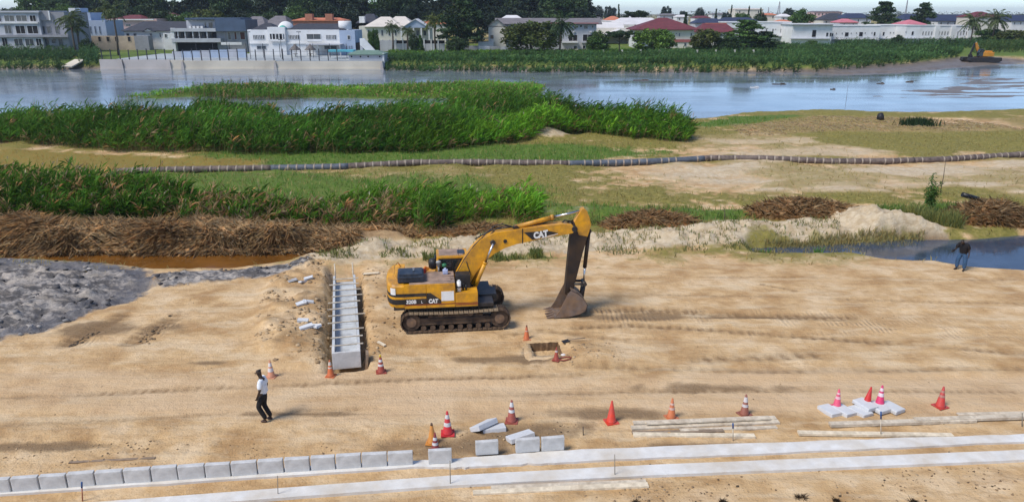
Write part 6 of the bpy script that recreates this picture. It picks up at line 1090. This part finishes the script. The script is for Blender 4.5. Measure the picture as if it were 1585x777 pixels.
def trunk_mesh(kd):
    if kd in TRK: return TRK[kd]
    b = MB(); top = dict(broad=.5, layer=.9, conifer=.95, spire=.95, umbrella=.78)[kd]; b.tube([(0, 0, -.03), (.01, 0, top*.3), (-.01, .01, top*.65), (0, 0, top)], [.035, .026, .018, .006], 7); r = random.Random(3)
    for k in range(9): a_ = k*2.4; z0 = top*(.45 + .05*k); w_ = .22 if kd in ('broad', 'layer', 'umbrella') else .07; b.tube([(0, 0, z0), (w_*.5*math.cos(a_), w_*.5*math.sin(a_), z0 + .07), (w_*math.cos(a_), w_*math.sin(a_), z0 + .11)], [.012, .008, .003], 5)
    TRK[kd] = b.mesh('trunk', BARK); return TRK[kd]
CM = {}
def tree(kd, col, px, Y, top, wpx, label, group=None, z0=.3, seed=None, name='tree'):
    sdv = (seed if seed is not None else random.randrange(9)) % (3 if kd in ('broad', 'conifer') else 2); p = W(px, top, Y); hh = p.z - z0; ww = abs(W(px + wpx/2, top, Y).x - W(px - wpx/2, top, Y).x)/({'broad': 1.05, 'layer': 1.15, 'conifer': .75, 'spire': .42, 'umbrella': 1.2}[kd])
    o = thing(name, label, 'tree', (p.x, Y, z0), random.uniform(0, 6.28), group); key = (kd, sdv, col)
    if key not in CM: V, Fc, T = CR[kd, sdv]; CM[key] = np_mesh('crown', V, Fc, FOL[col], T)
    bz_ = 1.32 if (kd == 'broad' and Y < 300) else 1.0
    link('crown', CM[key], o, (0, 0, -hh*(bz_ - 1)), scale=(ww, ww, hh*bz_)); link('trunk', trunk_mesh(kd), o, scale=(ww if kd != 'conifer' else hh*.6, ww if kd != 'conifer' else hh*.6, hh)); return o
def palm(px, Y, top, wpx, label, z0=.3, seed=0, col='palm'):
    global rng
    p = W(px, top, Y); hh = p.z - z0; L_ = abs(W(px + wpx/2, top, Y).x - W(px, top, Y).x); o = thing('palm_tree', label, 'palm', (p.x, Y, z0), 0, 'palms on the far bank'); r = random.Random(seed); ct_ = hh - L_*.35
    b = MB(); b.tube([(r.uniform(-.4, .4), 0, -.3), (0, 0, ct_*.4), (.05, 0, ct_)], [.34, .26, .22], 8); b.build('trunk', BARK, o); P_ = []; D_ = []; Ln = []
    for k in range(34):
        a_ = r.uniform(0, 6.283); e0 = r.uniform(-.25, 1.3); pos = np.array([0, 0, ct_]); d = np.array([math.cos(a_)*math.cos(e0), math.sin(a_)*math.cos(e0), math.sin(e0)])
        for j in range(14):
            pos = pos + d*L_*1.15/14; d = d + np.array([0, 0, -.115]); d /= np.linalg.norm(d)
            for s in (-1, 1):
                sd_ = np.cross(d, [0, 0, 1]); sd_ /= np.linalg.norm(sd_) + 1e-6; P_.append(pos); D_.append(sd_*s*.9 + d*.55 + np.array([0, 0, -.35])); Ln.append(L_*.26*(1 - abs(j/14 - .45)*.9))
    D_ = np.array(D_); D_ /= np.linalg.norm(D_, axis=1)[:, None]; n = len(P_); V, Fc, T = leaves(np.array(P_), D_, np.array(Ln), np.full(n, .20*L_/3), np.ones((n, 3))*(.6 + .8*rng.random((n, 1)))); link('crown', np_mesh('crown', V, Fc, FOL[col], T), o); return o
random.seed(11)
FG = 'tall dark trees of the wood behind the houses'
for i, px in enumerate(range(-40, 900, 26)):
    low = px < 42; kd = ('broad', 'conifer', 'broad', 'layer', 'broad')[i % 5]; Yt = 322 + 14*((i*7) % 5); top = (13 + 4*(i % 2)) if low else random.uniform(-34, -4)
    tree(kd, ('dark', 'deep', 'dark', 'deep', 'mid')[i % 5] if px < 620 else ('deep', 'deep', 'dark')[i % 3], px + random.uniform(-5, 5), Yt, top, random.uniform(62, 92) if kd != 'conifer' else random.uniform(60, 80), 'dark tree of the wood standing behind the lakeside houses', FG)
for i, px in enumerate(range(60, 900, 44)): tree('broad', ('dark', 'mid', 'olive', 'deep')[i % 4] if px < 480 else 'deep', px + random.uniform(-8, 8), 312, random.uniform(6, 16), random.uniform(50, 70), 'lower leafy tree at the foot of the wood behind the roofs', 'lower trees at the foot of the wood')
tree('layer', 'dark', 716, 245, -4, 92, 'huge dark layered tree beside the portico house'); tree('layer', 'dark', 862, 300, -8, 66, 'dark layered tree rising behind the apartment block roof'); tree('broad', 'olive', 822, 238, 27, 100, 'broad olive green tree in front of the apartment block'); tree('broad', 'mid', 925, 236, 48, 42, 'small rounded tree at the corner of the apartment block')
tree('umbrella', 'dark', 960, 232, 45, 46, 'thin dark feathery tree beside the white hall'); tree('broad', 'lime', 1013, 232, 42, 72, 'bushy bright green tree in front of the maroon-roofed house'); tree('broad', 'olive', 1095, 236, 42, 52, 'round olive tree between the maroon roofs'); tree('layer', 'mid', 1158, 240, 33, 92, 'wide layered green tree in front of the white terrace'); tree('layer', 'dark', 1186, 238, 50, 60, 'low spreading dark tree beside the layered green tree'); tree('broad', 'dark', 1130, 234, 54, 46, 'dark bushy tree under the layered green tree')
tree('broad', 'mid', 1243, 345, 14, 46, 'rounded green tree standing behind the white terrace roofs'); tree('layer', 'dark', 1370, 340, 5, 62, 'dark layered tree behind the long white house'); tree('layer', 'dark', 1433, 345, 6, 50, 'smaller dark layered tree behind the pink roof'); tree('broad', 'dark', 1391, 282, 54, 22, 'small dark tree in front of the white house wall'); tree('broad', 'mid', 1257, 272, 62, 20, 'small round bush tree below the canopy of the white house')
tree('broad', 'dark', 133, 212, 60, 26, 'round clipped dark tree on the bank beside the slipway'); tree('broad', 'mid', 577, 238, 41, 20, 'small light green tree at the corner of the portico house'); tree('broad', 'dark', 640, 236, 52, 18, 'small dark tree at the white garden wall'); tree('conifer', 'mid', 650, 236, 55, 14, 'slim green shrub tree at the garden wall'); tree('broad', 'dark', 708, 236, 58, 40, 'dark shrubby tree under the huge layered tree'); tree('broad', 'dark', 1470, 284, 60, 22, 'dark bush tree in front of the receding white row'); tree('broad', 'olive', 1570, 290, 45, 60, 'olive scrub tree on the bank behind the floating excavator'); tree('broad', 'mid', 1535, 300, 44, 50, 'leafy green shrub tree below the two far palms')
palm(173, 222, 9, 40, 'tall full-crowned palm beside the slit window house', seed=1); palm(107, 216, 24, 42, 'palm beside the unfinished concrete house', seed=2); palm(117, 217, 38, 34, 'shorter palm close beside another by the concrete house', seed=3); palm(1509, 292, 28, 40, 'far palm at the end of the white row', seed=4); palm(1543, 294, 24, 38, 'far palm in front of the cream maroon-roofed house', seed=5)
palm(672, 246, 27, 36, 'yellowing palm beside the portico house', seed=6, col='olive'); palm(607, 244, 38, 24, 'small palm in front of the portico house windows', seed=7); palm(868, 234, 30, 50, 'dark palm in front of the apartment block', seed=8, col='dark'); palm(630, 244, 44, 22, 'little palm at the portico columns', seed=9)
for i, (px, Y, top, wpx, kd, col, lb) in enumerate(((945, 620, 7, 22, 'broad', 'deep', 'dark tree clump on the skyline beyond the apartment block'), (927, 640, 9, 18, 'broad', 'deep', 'rounded skyline tree left of the dark clump'), (903, 560, 7, 16, 'conifer', 'deep', 'pointed skyline tree beside the wood'), (958, 420, 8, 9, 'spire', 'dark', 'slender pointed conifer above the orange roof'), (985, 400, 13, 40, 'umbrella', 'dark', 'flat-topped umbrella tree above the white hall'), (1032, 600, 8, 18, 'broad', 'deep', 'tall bushy skyline tree near the umbrella tree'), (1058, 640, 15, 16, 'broad', 'deep', 'low rounded skyline tree'), (1084, 600, 12, 18, 'broad', 'deep', 'rounded skyline tree above the maroon roof'), (1109, 460, 15, 9, 'spire', 'dark', 'thin conifer above the navy roofs'), (1133, 440, 9, 7, 'spire', 'dark', 'slender conifer left of the cream warehouse'), (1160, 430, 11, 8, 'spire', 'dark', 'slender conifer in front of the cream warehouse'), (1178, 430, 13, 8, 'spire', 'dark', 'slender conifer right of the cream warehouse'), (1150, 400, 17, 30, 'broad', 'mid', 'green tree under the slender conifers'), (1178, 400, 20, 26, 'broad', 'dark', 'dark tree beside the lattice mast'), (1222, 560, 11, 20, 'broad', 'deep', 'hazy skyline tree beside the lattice mast'), (1062, 420, 20, 10, 'conifer', 'dark', 'small conifer behind the maroon roof'), (905, 420, 18, 40, 'broad', 'mid', 'low green trees beside the apartment block roof'), (1125, 520, 18, 16, 'broad', 'deep', 'dark round tree behind the navy roofs'))): tree(kd, col, px, Y, top, wpx, lb, None, .3, i)
# far wooded horizon, one mass
fp = []
for i in range(150):
    X_ = -900 + 1900*i/150 + rng.normal()*6; Y_ = 1100 + 90*rng.normal(); s = 11 + 7*rng.random(); V, Fc, T = CR['broad', i % 3]; k = rng.choice(len(Fc), 260, replace=False); idx = Fc[k].ravel(); fp.append(((V[idx] - [0, 0, .25])*np.array([s*2.4, s*2.4, s*1.25])*np.array([1, 1, 1.0]) + np.array([X_, Y_, 0]), np.arange(len(idx)).reshape(-1, 4), T[idx]*.9))
Vv = np.concatenate([f[0] for f in fp]); o_ = np.cumsum([0] + [len(f[0]) for f in fp[:-1]]); Ff = np.concatenate([f[1] + o for f, o in zip(fp, o_)]); Tt = np.concatenate([f[2] for f in fp])
tag(link('distant_wood', np_mesh('distant_wood', Vv, Ff, FOL['deep'], Tt)), 'far belt of trees along the horizon', None, None, 'stuff')

# ================================================================== SECOND EXCAVATOR, SAPLING, LITTER
p = P(1518, 92.0, .2); p.z = gz(p.x, p.y); ex2 = thing('floating_excavator', 'small orange excavator on dark pontoons at the far bank', 'excavator', (p.x, p.y, p.z - .05), math.pi)
for s in (-1, 1): b = MB(); b.prism([(-4.4, .5), (-3.6, 0), (3.6, 0), (4.4, .5), (4.2, 1.3), (-4.2, 1.3)], s*1.7 - .75, s*1.7 + .75, .05); b.build('pontoon', BLK, ex2)
b = MB(); b.box((0, 0, 1.35), (2.4, 2.4, .3)); b.build('cross_frame', RUST, ex2); OY = mat('orange_paint', (0.62, 0.26, 0.02), .5, .12, 1, (.3, .15, .05), .3, .6)
b = MB(); b.box((-1.2, 0, 2.1), (3.0, 2.5, 1.1), bev=.12); b.box((-1.9, -.2, 2.8), (1.2, 1.6, .4), bev=.08); b.build('body', OY, ex2); b = MB(); b.prism([(.2, 1.6), (1.5, 1.6), (1.5, 2.6), (1.2, 3.5), (.2, 3.5)], .2, 1.2, .04); b.build('cab', GLASS, ex2)
b = MB(); b.prism([(.1, 1.9), (.5, 1.7), (1.5, 3.3), (2.2, 5.0), (1.7, 5.2), (.9, 3.8)], -.6, -.15); b.build('boom', OY, ex2); b = MB(); b.prism([(1.8, 5.2), (2.3, 5.0), (3.1, 2.0), (2.8, 1.9)], -.55, -.2); b.build('stick', BLK, ex2); b = MB(); b.prism([(2.7, 2.2), (3.2, 1.9), (3.1, 1.2), (2.4, 1.0), (2.3, 1.5)], -.85, .05); b.build('bucket', BLK, ex2); b = MB(); b.cyl((1.0, -.38, 4.2), (1.9, -.38, 5.25), .1, n=8); b.build('stick_cylinder', STEEL, ex2)
p = G(1436, 333); sp = thing('sapling', 'slender leafy sapling growing from the grass behind the pool', 'sapling', p); tw = []; lp = []; ld = []
for k in range(9):
    a_ = random.uniform(0, 6.28); w_ = random.uniform(.1, .45); hh = random.uniform(1.5, 2.9); q_ = [(0, 0, -.05), (w_*.4*math.cos(a_), w_*.4*math.sin(a_), hh*.5), (w_*math.cos(a_), w_*math.sin(a_), hh)]; tw.append(q_)
    for j in range(70): t = .3 + .7*random.random(); lp.append((w_*t*math.cos(a_) + random.gauss(0, .1), w_*t*math.sin(a_) + random.gauss(0, .1), hh*t)); ld.append((random.gauss(0, 1), random.gauss(0, 1), random.gauss(0, .6)))
b = MB(); [b.tube(q_, [.02, .014, .006], 5) for q_ in tw]; b.build('stem', BARK, sp); ld = np.array(ld); ld /= np.linalg.norm(ld, axis=1)[:, None]; V, Fc, T = leaves(np.array(lp), ld, np.full(len(lp), .22), np.full(len(lp), .08), hue(len(lp), (.085, .165, .03), .3)); link('crown', np_mesh('crown', V, Fc, leafm, T), sp)
for px, py, hh, lb in ((1455, 300, 2.4, 'bare dead stick standing beside the sapling'), (1308, 167, 3.6, 'thin pole standing in the lake beyond the straw shore'), (1120, 345, .9, 'short dead stick by the grass strip')): p = G(px, py); b = MB(); b.tube([(0, 0, -.2), (.03, 0, hh*.5), (-.02, 0, hh)], [.03, .025, .015], 5); tag(b.build('dead_stick', BARK, None, p), lb, 'stick')
# drifting debris and birds on the lake
for i, (px, py, w_, lb) in enumerate(((1168, 136, 1.6, 'white float bobbing on the lake with a dark line'), (1206, 131, 2.6, 'dark driftwood afloat beside the white float'), (1289, 139, .9, 'small dark floating clump nearest the lake pole'), (1363, 130, 1.4, 'dark floating clump alone on the smooth lake'), (1408, 127.5, 1.5, 'dark floating clump close to the mud flats'), (992, 125, 3.2, 'long dark driftwood log afloat near the reeds'))):
    p = P(px, py, LAKE_Z); b = MB(); b.box((0, 0, .03), (w_, .35, .22), random.uniform(-.3, .3), bev=.05); b.box((w_*.25, .1, .12), (w_*.35, .25, .2), .4, bev=.05); tag(b.jitter(.05, i).build('driftwood', PL_W if i == 0 else BARK, None, p), lb, 'float' if i == 0 else 'driftwood')
p = G(1362, 186); b = MB(); b.lathe([(.30, 0), (.42, .15), (.40, .55), (.2, .8)], 12); tag(b.jitter(.06, 4).build('dark_sack', BLK, None, p), 'dark lumpy sack on the straw shore', 'sack'); p = G(1421, 195); n = 700; q0 = rng.normal(size=(n, 2))*np.array([.8, .5]); v_, f_, t_ = blades(np.column_stack([q0, np.zeros(n) - .05]), .5 + .7*rng.random(n), rng.normal(size=(n, 2))*.3, .08, hue(n, (.03, .06, .02), .3)); tag(link('shore_bush', np_mesh('shore_bush', v_, f_, leafm, t_), None, p), 'dark green bush on the straw shore', 'bush')

# ================================================================== HAZE
hm = bpy.data.materials.new('haze'); hm.use_nodes = True; nt = hm.node_tree; nt.nodes.remove(nt.nodes['Principled BSDF']); pv_ = nt.nodes.new('ShaderNodeVolumePrincipled')
pv_.inputs['Color'].default_value = (0.80, 0.88, 1.0, 1); pv_.inputs['Density'].default_value = 0.00014; pv_.inputs['Anisotropy'].default_value = 0.3; nt.links.new(pv_.outputs[0], nt.nodes['Material Output'].inputs['Volume'])
b = MB(); b.box((0, 2500, 18.0), (9600, 5300, 44.0)); tag(b.build('haze', hm), 'thin pale haze over the lake and far bank', None, None, 'stuff')
